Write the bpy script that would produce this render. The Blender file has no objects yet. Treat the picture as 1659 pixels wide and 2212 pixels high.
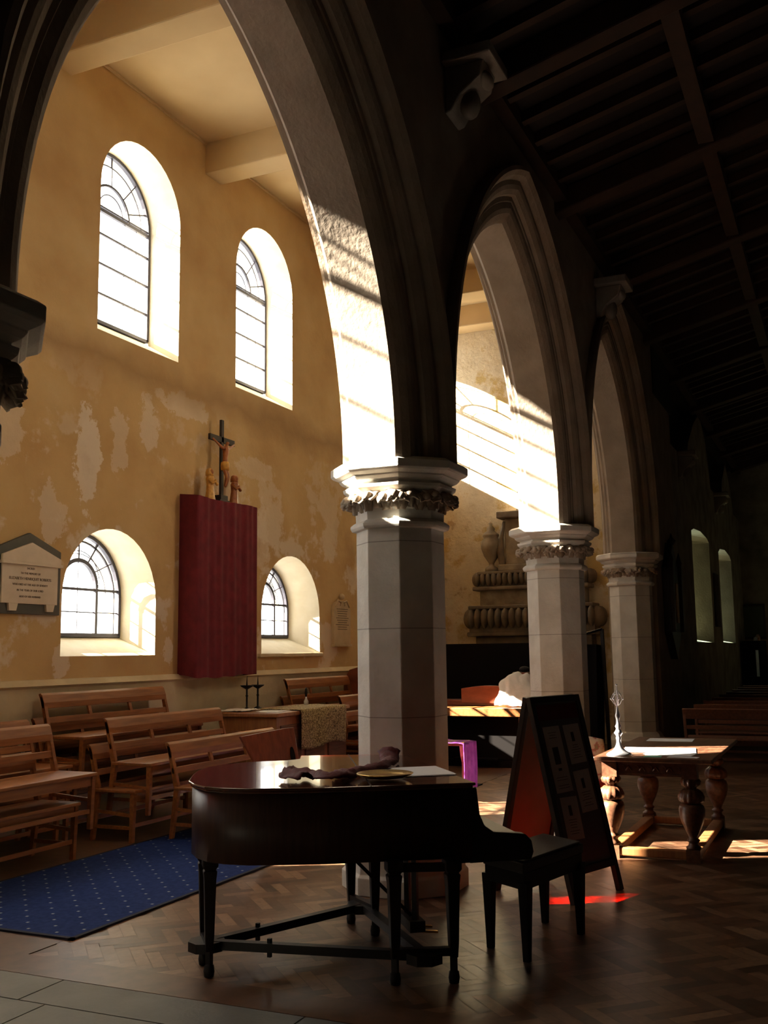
import bpy, bmesh, math, random
from mathutils import Vector, Matrix, noise
R = math.radians
random.seed(7)
scene = bpy.context.scene
COL = scene.collection

# ---------------------------------------------------------------- camera
F_PX, YAW, PITCH, ROLL = 2197.9, R(24.285), R(7.789), R(-0.742)
cd = bpy.data.cameras.new('camera'); cam = bpy.data.objects.new('camera', cd); COL.objects.link(cam)
Fv = Vector((math.cos(YAW)*math.cos(PITCH), math.sin(YAW)*math.cos(PITCH), math.sin(PITCH)))
Rv = Vector((math.sin(YAW), -math.cos(YAW), 0)); Uv = Rv.cross(Fv)
R2 = Rv*math.cos(ROLL)+Uv*math.sin(ROLL); U2 = Uv*math.cos(ROLL)-Rv*math.sin(ROLL)
m = Matrix((R2, U2, -Fv)).transposed().to_4x4(); m.translation = (0, 0, 1.7)
cam.matrix_world = m
cd.sensor_fit = 'VERTICAL'; cd.sensor_height = 36; cd.lens = F_PX/2212*36; cd.clip_start = .05; cd.clip_end = 200
scene.camera = cam

# ---------------------------------------------------------------- light
SUN_DIR = Vector((.48, -1, -.57)).normalized()
sd = bpy.data.lights.new('sun', 'SUN'); sd.energy = 52; sd.angle = R(.55); sd.color = (1, .90, .74)
so = bpy.data.objects.new('sun', sd); COL.objects.link(so); so.rotation_euler = SUN_DIR.to_track_quat('-Z', 'Y').to_euler()
so.location = (0, 14, 9)
w = bpy.data.worlds.new('sky'); scene.world = w; w.use_nodes = True
bg = w.node_tree.nodes['Background']; bg.inputs[0].default_value = (.98, .97, .94, 1); bg.inputs[1].default_value = 4.2
def portal(x, z, sx, sz, y):
    l = bpy.data.lights.new('window_portal', 'AREA'); l.shape = 'RECTANGLE'; l.size = sx; l.size_y = sz
    o = bpy.data.objects.new('window_portal', l); COL.objects.link(o); o.location = (x, y, z); o.rotation_euler = (-R(90), 0, 0)
    l.cycles.is_portal = True
scene.view_settings.view_transform = 'Standard'
try: scene.view_settings.look = 'None'
except Exception: pass
scene.view_settings.exposure = 1.15
scene.view_settings.gamma = 1
scene.view_settings.use_curve_mapping = False
scene.cycles.max_bounces = 12; scene.cycles.diffuse_bounces = 8; scene.cycles.transparent_max_bounces = 12
scene.cycles.sample_clamp_indirect = 8
scene.cycles.caustics_reflective = False; scene.cycles.caustics_refractive = False
scene.cycles.use_denoising = True

# ---------------------------------------------------------------- materials
M = {}
def mat(name, col, rough=.6, metal=0, spec=.5, col2=None, scale=6, lo=.35, hi=.65, detail=5, bump=0, bscale=30, stretch=None, coat=0):
    m = bpy.data.materials.new(name); m.use_nodes = True; nt = m.node_tree; b = nt.nodes['Principled BSDF']
    b.inputs['Base Color'].default_value = (*col, 1); b.inputs['Roughness'].default_value = rough
    b.inputs['Metallic'].default_value = metal; b.inputs['Specular IOR Level'].default_value = spec
    b.inputs['Coat Weight'].default_value = coat
    tc = nt.nodes.new('ShaderNodeTexCoord'); src = tc.outputs['Object']
    if stretch:
        mp = nt.nodes.new('ShaderNodeMapping'); mp.inputs['Scale'].default_value = stretch; nt.links.new(src, mp.inputs[0]); src = mp.outputs[0]
    if col2:
        n = nt.nodes.new('ShaderNodeTexNoise'); n.inputs['Scale'].default_value = scale; n.inputs['Detail'].default_value = detail
        nt.links.new(src, n.inputs['Vector'])
        r = nt.nodes.new('ShaderNodeValToRGB'); r.color_ramp.elements[0].position = lo; r.color_ramp.elements[1].position = hi
        r.color_ramp.elements[0].color = (*col, 1); r.color_ramp.elements[1].color = (*col2, 1)
        nt.links.new(n.outputs['Fac'], r.inputs[0]); nt.links.new(r.outputs[0], b.inputs['Base Color'])
    if bump:
        n2 = nt.nodes.new('ShaderNodeTexNoise'); n2.inputs['Scale'].default_value = bscale; n2.inputs['Detail'].default_value = 6
        nt.links.new(src, n2.inputs['Vector'])
        bp = nt.nodes.new('ShaderNodeBump'); bp.inputs['Strength'].default_value = bump; bp.inputs['Distance'].default_value = .02
        nt.links.new(n2.outputs['Fac'], bp.inputs['Height']); nt.links.new(bp.outputs[0], b.inputs['Normal'])
    M[name] = m; return m
mat('stone', (.37, .295, .22), .85, col2=(.28, .22, .16), scale=3, bump=.25, bscale=25)
mat('stone_dim', (.36, .32, .27), .9, col2=(.18, .16, .13), scale=2.5, lo=.4, hi=.7, bump=.4, bscale=14)
mat('dark_wall', (.06, .05, .04), .9, col2=(.045, .038, .03))
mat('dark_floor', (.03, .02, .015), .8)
mat('ceil_plaster', (.58, .42, .22), .9, col2=(.64, .48, .26), scale=1.2)
mat('reveal', (.82, .75, .58), .85, col2=(.76, .68, .5), scale=5, bump=.15, bscale=20)
mat('dark_timber', (.05, .019, .008), .75, col2=(.03, .012, .005), scale=4)
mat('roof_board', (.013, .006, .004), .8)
mat('pew_wood', (.34, .12, .03), .42, col2=(.22, .075, .018), scale=5, stretch=(.6, 6, 6), bump=.04)
mat('dark_pew', (.20, .075, .038), .45, col2=(.13, .05, .026), scale=5, stretch=(6, .6, 6))
mat('oak', (.17, .07, .034), .38, col2=(.09, .037, .018), scale=6, stretch=(.7, 6, 6), bump=.08)
mat('oak_light', (.36, .15, .05), .4, col2=(.26, .10, .034), scale=6, stretch=(6, 6, .7), bump=.05)
mat('piano_lacquer', (.085, .022, .012), .16, col2=(.05, .014, .008), scale=8, stretch=(6, .7, 6), coat=.5)
mat('piano_black', (.012, .007, .006), .45, spec=.25)
mat('piano_case', (.045, .018, .01), .42, col2=(.028, .011, .007), scale=8, spec=.3, stretch=(6, 6, .7))
mat('mahogany', (.24, .065, .028), .35, col2=(.16, .04, .018), scale=5, stretch=(6, .8, 2), coat=.3)
mat('iron', (.02, .018, .018), .45, metal=.6)
mat('lead', (.05, .045, .06), .6)
mat('brass', (.85, .58, .2), .2, metal=1)
mat('silver', (.86, .84, .86), .35, metal=.7)
mat('maroon_cloth', (.17, .012, .022), .9, col2=(.12, .008, .016), scale=8, bump=.15, bscale=60)
mat('maroon_stole', (.13, .012, .022), .7, col2=(.09, .008, .015), scale=20, bump=.4, bscale=25)
mat('gold_trim', (.55, .33, .07), .5)
mat('purple_cloth', (.34, .045, .42), .8, col2=(.24, .025, .32), scale=12, bump=.3, bscale=30)
mat('white_cloth', (.9, .89, .86), .85, bump=.3, bscale=20)
mat('paper', (.86, .86, .88), .7)
mat('paper_grey', (.84, .81, .86), .75)
mat('teal_paper', (.25, .65, .5), .7)
mat('print', (.06, .055, .06), .8)
mat('board_grey', (.16, .14, .16), .5)
mat('board_back', (.48, .35, .25), .6, col2=(.42, .30, .2), scale=3)
mat('board_frame', (.03, .02, .016), .4)
mat('black_seat', (.035, .027, .022), .5, bump=.2, bscale=120)
mat('marble', (.74, .64, .50), .5, col2=(.64, .54, .4), scale=4)
mat('marble_dim', (.60, .47, .29), .6, col2=(.5, .38, .22), scale=5)
mat('slate', (.07, .075, .06), .5, col2=(.10, .09, .07), scale=6)
mat('letter', (.09, .06, .035), .8)
mat('monument_stone', (.25, .19, .12), .7, col2=(.14, .105, .07), scale=5, lo=.3, hi=.7, bump=.35, bscale=18)
mat('monument_light', (.42, .34, .23), .7, col2=(.25, .19, .12), scale=4, bump=.3, bscale=22)
mat('screen_black', (.005, .0035, .003), .8, spec=.1)
mat('figure_wood', (.42, .15, .04), .4, col2=(.28, .08, .02), scale=20)
mat('figure_gold', (.75, .42, .08), .4, col2=(.5, .25, .05), scale=25)
mat('cross_wood', (.022, .016, .013), .5)
mat('rush', (.42, .33, .17), .8, col2=(.2, .15, .07), scale=60)
mat('red_seat', (.45, .02, .015), .8)
mat('rug_edge', (.01, .012, .03), .9)
mat('statue_paint', (.75, .6, .5), .6, col2=(.5, .12, .1), scale=6, lo=.45, hi=.55)
mat('pedestal_grey', (.22, .25, .30), .7)
mat('notice', (.10, .13, .09), .6)
mat('black_cloth', (.01, .008, .01), .9)
mat('dado', (.66, .56, .36), .85, col2=(.58, .47, .29), scale=4, bump=.1)

def nodes(name):
    m = bpy.data.materials.new(name); m.use_nodes = True; M[name] = m
    return m.node_tree, m.node_tree.nodes['Principled BSDF']
def N(nt, t, **k):
    n = nt.nodes.new(t)
    for a, v in k.items(): setattr(n, a, v)
    return n
def ramp(nt, src, stops):
    r = N(nt, 'ShaderNodeValToRGB'); e = r.color_ramp.elements
    while len(e) < len(stops): e.new(.5)
    for i, (p, c) in enumerate(stops):
        e[i].position = p; e[i].color = (*c, 1) if len(c) == 3 else c
    nt.links.new(src, r.inputs[0]); return r
def noise_n(nt, vec, scale, detail=5, rough=.5):
    n = N(nt, 'ShaderNodeTexNoise'); n.inputs['Scale'].default_value = scale; n.inputs['Detail'].default_value = detail
    n.inputs['Roughness'].default_value = rough; nt.links.new(vec, n.inputs['Vector']); return n.outputs['Fac']
def mixc(nt, f, a, b, mode='MIX'):
    x = N(nt, 'ShaderNodeMix', data_type='RGBA', blend_type=mode)
    for s, v in ((x.inputs[0], f), (x.inputs[6], a), (x.inputs[7], b)):
        if hasattr(v, 'links'): nt.links.new(v, s)
        elif isinstance(v, tuple): s.default_value = (*v, 1)
        else: s.default_value = v
    return x.outputs[2]
def maths(nt, op, a, b=None):
    x = N(nt, 'ShaderNodeMath', operation=op)
    for s, v in ((x.inputs[0], a), (x.inputs[1], b)):
        if v is None: continue
        if hasattr(v, 'links'): nt.links.new(v, s)
        else: s.default_value = v
    return x.outputs[0]

# ochre wall plaster: patches where the limewash has flaked to paler plaster, more of them low down
nt, b = nodes('ochre_plaster')
tc = N(nt, 'ShaderNodeTexCoord').outputs['Object']
sep = N(nt, 'ShaderNodeSeparateXYZ'); nt.links.new(tc, sep.inputs[0])
base = ramp(nt, noise_n(nt, tc, 1.1, 6), [(.3, (.52, .33, .14)), (.55, (.62, .43, .195)), (.75, (.66, .49, .25))]).outputs[0]
low = maths(nt, 'MULTIPLY', maths(nt, 'SUBTRACT', 5.2, sep.outputs[2]), .5)
lowc = N(nt, 'ShaderNodeClamp'); nt.links.new(low, lowc.inputs[0])
patch = ramp(nt, noise_n(nt, tc, 1.15, 9, .62), [(.535, (0, 0, 0)), (.575, (1, 1, 1))]).outputs[0]
pf = maths(nt, 'MULTIPLY', patch, lowc.outputs[0])
pf = maths(nt, 'MULTIPLY', pf, .8)
c1 = mixc(nt, pf, base, (.74, .64, .48))
mp = N(nt, 'ShaderNodeMapping'); mp.inputs['Location'].default_value = (3.3, 1, 7.7); nt.links.new(tc, mp.inputs[0])
dirt = ramp(nt, noise_n(nt, mp.outputs[0], .9, 8, .6), [(.56, (0, 0, 0)), (.68, (1, 1, 1))]).outputs[0]
df = maths(nt, 'MULTIPLY', maths(nt, 'MULTIPLY', dirt, lowc.outputs[0]), .45)
# larger flaked areas at fixed places on the wall
nz = maths(nt, 'MULTIPLY', maths(nt, 'SUBTRACT', noise_n(nt, tc, 3.2, 9, .68), .5), 3.4)
for fx, fz, fa, fb, fk in ((8.45, 3.75, .20, .48, .95), (7.95, 3.15, .22, .30, .6), (9.5, 4.35, .20, .34, .6), (9.0, 4.0, .16, .4, .5), (12.0, 3.2, .26, .5, .5), (8.15, 1.7, .12, .2, .7), (9.95, 1.75, .12, .22, .7), (7.2, 3.9, .3, .35, .5), (11.9, 4.2, .5, .14, .4), (10.2, 4.75, .5, .14, .6)):
    ex = maths(nt, 'POWER', maths(nt, 'DIVIDE', maths(nt, 'SUBTRACT', sep.outputs[0], fx), fa), 2.0)
    ez = maths(nt, 'POWER', maths(nt, 'DIVIDE', maths(nt, 'SUBTRACT', sep.outputs[2], fz), fb), 2.0)
    dd = maths(nt, 'ADD', maths(nt, 'SQRT', maths(nt, 'ADD', ex, ez)), nz)
    mk = ramp(nt, dd, [(.88, (fk, fk, fk)), (1.0, (0, 0, 0))]).outputs[0]
    c1 = mixc(nt, mk, c1, (.76, .66, .51))
c2 = mixc(nt, df, c1, (.36, .20, .08))
# stained band under the clerestory sills
bz = maths(nt, 'SUBTRACT', 1.0, maths(nt, 'MULTIPLY', maths(nt, 'ABSOLUTE', maths(nt, 'SUBTRACT', maths(nt, 'ADD', sep.outputs[2], maths(nt, 'MULTIPLY', noise_n(nt, tc, 1.7, 6), .5)), 5.22)), 3.2))
bc = N(nt, 'ShaderNodeClamp'); nt.links.new(bz, bc.inputs[0])
c3 = mixc(nt, maths(nt, 'MULTIPLY', bc.outputs[0], .75), c2, (.36, .22, .10))
nt.links.new(c3, b.inputs['Base Color']); b.inputs['Roughness'].default_value = .9; b.inputs['Specular IOR Level'].default_value = .2
bp = N(nt, 'ShaderNodeBump'); bp.inputs['Strength'].default_value = .35; bp.inputs['Distance'].default_value = .03
nt.links.new(noise_n(nt, tc, 7, 8, .6), bp.inputs['Height']); nt.links.new(bp.outputs[0], b.inputs['Normal'])

# end wall: rougher, more flaked
nt, b = nodes('flaked_plaster')
tc = N(nt, 'ShaderNodeTexCoord').outputs['Object']
c1 = ramp(nt, noise_n(nt, tc, 1.6, 10, .65), [(.40, (.58, .42, .18)), (.47, (.72, .62, .44)), (.62, (.66, .55, .37)), (.66, (.48, .35, .2))]).outputs[0]
nt.links.new(c1, b.inputs['Base Color']); b.inputs['Roughness'].default_value = .9; b.inputs['Specular IOR Level'].default_value = .2
bp = N(nt, 'ShaderNodeBump'); bp.inputs['Strength'].default_value = .9; bp.inputs['Distance'].default_value = .04
nt.links.new(noise_n(nt, tc, 5, 9, .65), bp.inputs['Height']); nt.links.new(bp.outputs[0], b.inputs['Normal'])

# pillar stone with course joints
nt, b = nodes('pillar_stone')
tc = N(nt, 'ShaderNodeTexCoord').outputs['Object']
sep = N(nt, 'ShaderNodeSeparateXYZ'); nt.links.new(tc, sep.inputs[0])
z = maths(nt, 'ADD', sep.outputs[2], .06)
fr = maths(nt, 'FRACT', maths(nt, 'DIVIDE', z, .64))
line = maths(nt, 'LESS_THAN', fr, .012)
c = ramp(nt, noise_n(nt, tc, 4, 7), [(.35, (.60, .57, .50)), (.65, (.72, .69, .62))]).outputs[0]
c = mixc(nt, maths(nt, 'MULTIPLY', line, .6), c, (.16, .13, .1))
nt.links.new(c, b.inputs['Base Color']); b.inputs['Roughness'].default_value = .8
bp = N(nt, 'ShaderNodeBump'); bp.inputs['Strength'].default_value = .35; bp.inputs['Distance'].default_value = .02
nt.links.new(noise_n(nt, tc, 14, 8, .65), bp.inputs['Height']); nt.links.new(bp.outputs[0], b.inputs['Normal'])

# parquet: tint per block from a face attribute
nt, b = nodes('parquet')
at = N(nt, 'ShaderNodeAttribute', attribute_name='tint'); tc = N(nt, 'ShaderNodeTexCoord').outputs['Object']
c = ramp(nt, at.outputs['Fac'], [(0, (.07, .03, .014)), (.5, (.15, .072, .036)), (1, (.28, .155, .085))]).outputs[0]
g = ramp(nt, noise_n(nt, tc, 25, 5), [(.3, (.75, .75, .75)), (.7, (1.1, 1.1, 1.1))]).outputs[0]
nt.links.new(mixc(nt, 1.0, c, g, 'MULTIPLY'), b.inputs['Base Color'])
rr = ramp(nt, noise_n(nt, tc, 5, 5), [(.2, (.33, .33, .33)), (.8, (.42, .42, .42))]).outputs[0]
nt.links.new(rr, b.inputs['Roughness'])
mat('parquet_plain', (.10, .05, .025), .4, col2=(.15, .075, .038), scale=9)
mat('slab_stone', (.15, .15, .13), .6, col2=(.20, .20, .175), scale=2.5, bump=.1)
mat('slab_joint', (.02, .018, .015), .9)

# blue carpet with small pale flecks
nt, b = nodes('blue_carpet')
tc = N(nt, 'ShaderNodeTexCoord').outputs['Object']
mp = N(nt, 'ShaderNodeMapping'); mp.inputs['Rotation'].default_value = (0, 0, R(45)); mp.inputs['Scale'].default_value = (6.2, 6.2, 6.2); nt.links.new(tc, mp.inputs[0])
sep = N(nt, 'ShaderNodeSeparateXYZ'); nt.links.new(mp.outputs[0], sep.inputs[0])
dx = maths(nt, 'SUBTRACT', maths(nt, 'FRACT', sep.outputs[0]), .5); dy = maths(nt, 'SUBTRACT', maths(nt, 'FRACT', sep.outputs[1]), .5)
d = maths(nt, 'ADD', maths(nt, 'ABSOLUTE', dx), maths(nt, 'ABSOLUTE', dy))
dot = maths(nt, 'LESS_THAN', d, .085)
c = ramp(nt, noise_n(nt, tc, 30, 4), [(.3, (.012, .028, .12)), (.7, (.022, .045, .17))]).outputs[0]
nt.links.new(mixc(nt, dot, c, (.34, .38, .42)), b.inputs['Base Color']); b.inputs['Roughness'].default_value = .95; b.inputs['Specular IOR Level'].default_value = .1

# raffia-like gold cloth
nt, b = nodes('gold_weave')
tc = N(nt, 'ShaderNodeTexCoord').outputs['Object']
c = ramp(nt, noise_n(nt, tc, 55, 3, .7), [(.42, (.10, .06, .02)), (.5, (.36, .26, .10)), (.6, (.62, .50, .26))]).outputs[0]
nt.links.new(c, b.inputs['Base Color']); b.inputs['Roughness'].default_value = .8
bp = N(nt, 'ShaderNodeBump'); bp.inputs['Strength'].default_value = .6; bp.inputs['Distance'].default_value = .01
nt.links.new(noise_n(nt, tc, 55, 3, .7), bp.inputs['Height']); nt.links.new(bp.outputs[0], b.inputs['Normal'])

# floral upholstery
nt, b = nodes('floral')
tc = N(nt, 'ShaderNodeTexCoord').outputs['Object']
c = ramp(nt, noise_n(nt, tc, 14, 5, .6), [(.42, (.72, .60, .42)), (.52, (.66, .5, .36)), (.56, (.5, .12, .1)), (.64, (.3, .22, .1))]).outputs[0]
nt.links.new(c, b.inputs['Base Color']); b.inputs['Roughness'].default_value = .85

# window glass
def glassmat(name, col, gloss=.08):
    m = bpy.data.materials.new(name); m.use_nodes = True; nt = m.node_tree; nt.nodes.clear()
    o = N(nt, 'ShaderNodeOutputMaterial'); t = N(nt, 'ShaderNodeBsdfTransparent'); t.inputs[0].default_value = (*col, 1)
    g = N(nt, 'ShaderNodeBsdfGlossy'); g.inputs['Roughness'].default_value = .1
    x = N(nt, 'ShaderNodeMixShader'); x.inputs[0].default_value = gloss
    nt.links.new(t.outputs[0], x.inputs[1]); nt.links.new(g.outputs[0], x.inputs[2]); nt.links.new(x.outputs[0], o.inputs[0]); M[name] = m
glassmat('glass', (.95, .96, .97)); glassmat('red_glass', (1, .10, .03)); glassmat('green_glass', (.75, .92, .85))

# ---------------------------------------------------------------- mesh helpers
class MB:
    def __init__(s): s.bm = bmesh.new(); s.mats = []; s.mi = 0
    def use(s, name):
        if name not in s.mats: s.mats.append(name)
        s.mi = s.mats.index(name); return s
    def _f(s, vs, smooth=False):
        try: f = s.bm.faces.new(vs)
        except ValueError: return None
        f.material_index = s.mi; f.smooth = smooth; return f
    def box(s, x0, x1, y0, y1, z0, z1, T=None):
        c = [Vector((x, y, z)) for z in (z0, z1) for y in (y0, y1) for x in (x0, x1)]
        if T is not None: c = [T @ p for p in c]
        v = [s.bm.verts.new(p) for p in c]
        for q in ((0, 2, 3, 1), (4, 5, 7, 6), (0, 1, 5, 4), (2, 6, 7, 3), (0, 4, 6, 2), (1, 3, 7, 5)): s._f([v[i] for i in q])
        return s
    def bar(s, a, b, w, h=None, up=Vector((0, 0, 1))):
        a, b = Vector(a), Vector(b); h = h or w; d = (b-a); L = d.length; d.normalize()
        if abs(d.dot(up)) > .98: up = Vector((0, 1, 0))
        sx = d.cross(up).normalized(); sz = sx.cross(d)
        T = Matrix((sx, d, sz)).transposed().to_4x4(); T.translation = a
        return s.box(-w/2, w/2, 0, L, -h/2, h/2, T)
    def prism(s, pts, z0, z1, T=None, smooth=False):
        lo = [Vector((x, y, z0)) for x, y in pts]; hi = [Vector((x, y, z1)) for x, y in pts]
        if T is not None: lo = [T @ p for p in lo]; hi = [T @ p for p in hi]
        a = [s.bm.verts.new(p) for p in lo]; b_ = [s.bm.verts.new(p) for p in hi]
        s._f(a[::-1]); s._f(b_)
        n = len(a)
        for i in range(n): s._f([a[i], a[(i+1) % n], b_[(i+1) % n], b_[i]], smooth)
        return s
    def lathe(s, prof, segs=24, c=(0, 0, 0), phase=0, T=None, smooth=True, flute=0, fn=0, cap=True):
        rings = []
        for r, z in prof:
            ring = []
            for i in range(segs):
                a = phase+2*math.pi*i/segs; rr = r*(1+flute*math.cos(fn*a)) if fn else r
                p = Vector((c[0]+rr*math.cos(a), c[1]+rr*math.sin(a), c[2]+z))
                ring.append(s.bm.verts.new(T @ p if T is not None else p))
            rings.append(ring)
        for k in range(len(rings)-1):
            for i in range(segs):
                s._f([rings[k][i], rings[k][(i+1) % segs], rings[k+1][(i+1) % segs], rings[k+1][i]], smooth)
        if cap: s._f(rings[0][::-1]); s._f(rings[-1])
        return s
    def tube(s, pts, r, segs=8):
        pts = [Vector(p) for p in pts]; rings = []
        for i, p in enumerate(pts):
            d = (pts[min(i+1, len(pts)-1)]-pts[max(i-1, 0)]).normalized()
            up = Vector((0, 0, 1)) if abs(d.z) < .9 else Vector((1, 0, 0))
            sx = d.cross(up).normalized(); sy = sx.cross(d); rr = r[i] if isinstance(r, (list, tuple)) else r
            rings.append([s.bm.verts.new(p+sx*rr*math.cos(2*math.pi*j/segs)+sy*rr*math.sin(2*math.pi*j/segs)) for j in range(segs)])
        for k in range(len(rings)-1):
            for j in range(segs): s._f([rings[k][j], rings[k][(j+1) % segs], rings[k+1][(j+1) % segs], rings[k+1][j]], True)
        s._f(rings[0][::-1]); s._f(rings[-1]); return s
    def ball(s, c, r, seg=12, sc=(1, 1, 1)):
        T = Matrix.Translation(c) @ Matrix.Diagonal((*sc, 1))
        n = 8; return s.lathe([(max(1e-4, r*math.sin(math.pi*i/n)), -r*math.cos(math.pi*i/n)) for i in range(n+1)], seg, T=T)
    def grid(s, fn, nu, nv, smooth=True):
        v = [[s.bm.verts.new(fn(i/nu, j/nv)) for j in range(nv+1)] for i in range(nu+1)]
        for i in range(nu):
            for j in range(nv): s._f([v[i][j], v[i+1][j], v[i+1][j+1], v[i][j+1]], smooth)
        return s
    def build(s, name, material=None, parent=None, label=None, bevel=0, solid=0, T=None, subsurf=0, normals=True):
        if T is not None: bmesh.ops.transform(s.bm, matrix=T, verts=s.bm.verts)
        if normals: bmesh.ops.recalc_face_normals(s.bm, faces=s.bm.faces)
        me = bpy.data.meshes.new(name); s.bm.to_mesh(me); s.bm.free()
        for n in (s.mats or [material]): me.materials.append(M[n])
        o = bpy.data.objects.new(name, me); COL.objects.link(o)
        if parent: o.parent = parent
        if label: o['label'] = label
        if solid: md = o.modifiers.new('solid', 'SOLIDIFY'); md.thickness = solid; md.offset = 0
        if bevel: md = o.modifiers.new('bevel', 'BEVEL'); md.width = bevel; md.segments = 2; md.limit_method = 'ANGLE'
        if subsurf: md = o.modifiers.new('sub', 'SUBSURF'); md.levels = md.render_levels = subsurf
        return o
def tag(o, label, cat, group=None):
    o['label'] = label; o['category'] = cat
    if group: o['group'] = group
    return o
def struct(o): o['kind'] = 'structure'; return o
def thing(name, label, cat, loc=(0, 0, 0), rz=0, group=None):
    o = bpy.data.objects.new(name, None); COL.objects.link(o); o.location = loc; o.rotation_euler = (0, 0, rz); o.empty_display_size = .1
    return tag(o, label, cat, group)
def dup(root, loc, rz, label, group=None):
    r = root.copy(); COL.objects.link(r); r.location = loc; r.rotation_euler = (0, 0, rz); r['label'] = label
    if group: r['group'] = group
    for ch in list(root.children):
        c = ch.copy(); COL.objects.link(c); c.parent = r
        for g in list(ch.children):
            d = g.copy(); COL.objects.link(d); d.parent = c
    return r
def rot(pts, a, c=(0, 0)):
    return [(c[0]+(x-c[0])*math.cos(a)-(y-c[1])*math.sin(a), c[1]+(x-c[0])*math.sin(a)+(y-c[1])*math.cos(a)) for x, y in pts]

# ================================================================ SETTING
WY, WD = 7.3, .5           # aisle wall face and reveal depth
XE = 18.6                  # aisle end wall
XB = -4.0
AY0, AY1 = 2.70, 3.46      # arcade wall faces
ZC = 8.38

# ---- floor: herringbone blocks, slabs
mb = MB(); mb.use('parquet_plain'); mb.box(XB, 31.2, -5.9, WY+.1, -.2, -.004)
mb.use('parquet')
bw, n = .078, 4
tint = {}
ang = R(45)
ca, sa = math.cos(ang), math.sin(ang)
gap = .002
def inside(x, y): return 4.60 < x < 14.5 and -3.2 < y < 4.42
def addblock(x, y, wx, wy):
    cx, cy = (x+wx/2)*bw, (y+wy/2)*bw
    X, Y = cx*ca-cy*sa, cx*sa+cy*ca
    if not inside(X, Y): return
    hx, hy = wx*bw/2-gap, wy*bw/2-gap
    vs = []; gx, gy = random.uniform(-1, 1)*.004, random.uniform(-1, 1)*.004
    for sx, sy in ((-1, -1), (1, -1), (1, 1), (-1, 1)):
        px, py = cx+sx*hx, cy+sy*hy
        vs.append(mb.bm.verts.new((px*ca-py*sa, px*sa+py*ca, -.0008+gx*sx*hx+gy*sy*hy)))
    mb._f(vs)
rng = int(20/bw)
for k in range(-rng, rng):
    for mm in range(-40, 41):
        x0 = k+2*n*mm
        addblock(x0, k, n, 1); addblock(x0+2*n-1, k, 1, n)
mb.use('parquet_plain')
mb.box(14.5, 31.2, -5.9, 4.42, -.1, .0006); mb.box(4.46, 31.2, 4.42, WY+.1, -.1, .0006)
mb.box(4.455, 4.74, -5.9, WY, -.1, .0008)
mb.use('dark_floor'); mb.box(4.74, 31, -5.7, -1.6, -.1, .001)  # unseen dark strip added to cut light bounced into the nave
mb.use('slab_joint'); mb.box(XB, 4.46, -5.9, WY+.1, -.1, -.005)
mb.use('slab_stone')
xr = [4.455, 4.12, 3.2, 2.3, 1.3, .3, -1.0, -2.4, -4.0]
for i in range(len(xr)-1):
    y = -5.9+(.5 if i % 2 else 0)-(.35 if i == 0 else 0)
    while y < WY:
        y2 = y+(1.45 if i == 0 else random.uniform(.8, 1.3))
        mb.box(xr[i+1]+.005, xr[i]-.005, y+.005, min(y2, WY)-.005, -.1, 0); y = y2
fl = struct(mb.build('floor', normals=True))
me = fl.data; att = me.attributes.new('tint', 'FLOAT', 'FACE')
att.data.foreach_set('value', [random.random() for _ in me.polygons])

# ---- aisle wall with round-headed windows
# (centre x, half width, sill z at face, glass bottom z, spring z, glass splay, kind)
WIN = [(9.32, .748, 5.26, 5.56, 6.98, .0, 'tall'), (12.14, .775, 5.26, 5.56, 6.98, .0, 'tall'),
       (8.92, .78, 1.69, 1.90, 2.29, .06, 'low'), (12.90, .845, 1.69, 1.92, 2.24, .15, 'low'),
       (4.25, .78, 5.10, 5.20, 6.98, .0, 'tall'), (17.72, .80, 5.26, 5.56, 6.98, .0, 'tall'),
       (6.15, .60, 1.69, 1.90, 4.30, .04, 'low'), (4.22, .43, 3.05, 3.10, 3.50, .02, 'red'),  # the red one is unseen, added to throw a red patch on the floor
       (3.15, .62, 1.30, 1.40, 2.30, .02, 'low'), (0.4, .78, 1.69, 1.90, 2.29, .1, 'low')]  # both unseen, added so their sky light brightens the near pillar
def warch(cx, hw, z0, zs, nseg=20):
    pts = [(cx-hw, z0), (cx+hw, z0)]
    for i in range(nseg+1):
        a = math.pi*i/nseg; pts.append((cx+hw*math.cos(a), zs+hw*math.sin(a)))
    return pts
mb = MB(); bm = mb.bm; mb.use('ochre_plaster')
outer = [(XB, 1.42), (XE, 1.42), (XE, ZC), (XB, ZC)]
edges = []
def loop(pts, y):
    vs = [bm.verts.new((x, y, z)) for x, z in pts]
    return [bm.edges.new((vs[i], vs[(i+1) % len(vs)])) for i in range(len(vs))]
edges += loop(outer, WY)
for cx, hw, zf, zg, zs, sp, kd in WIN: edges += loop(warch(cx, hw, zf, zs), WY)
bmesh.ops.triangle_fill(bm, edges=edges, use_beauty=True, use_dissolve=False)
mb.use('reveal')
for cx, hw, zf, zg, zs, sp, kd in WIN:
    A = warch(cx, hw, zf, zs); B = warch(cx, hw-sp, zg, zs+(.06 if kd == 'low' else 0))
    a = [bm.verts.new((x, WY, z)) for x, z in A]; b_ = [bm.verts.new((x, WY+WD, z)) for x, z in B]
    c_ = [bm.verts.new((x, WY+WD+.25, z)) for x, z in B]
    for i in range(len(a)):
        j = (i+1) % len(a)
        f = mb._f([a[i], a[j], b_[j], b_[i]]); 
        mb._f([b_[i], b_[j], c_[j], c_[i]])
mb.use('ochre_plaster')
mb.use('dado'); mb.box(XB, XE, WY-.035, WY+.1, 0, 1.42)
struct(mb.build('wall_left', normals=False))
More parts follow.
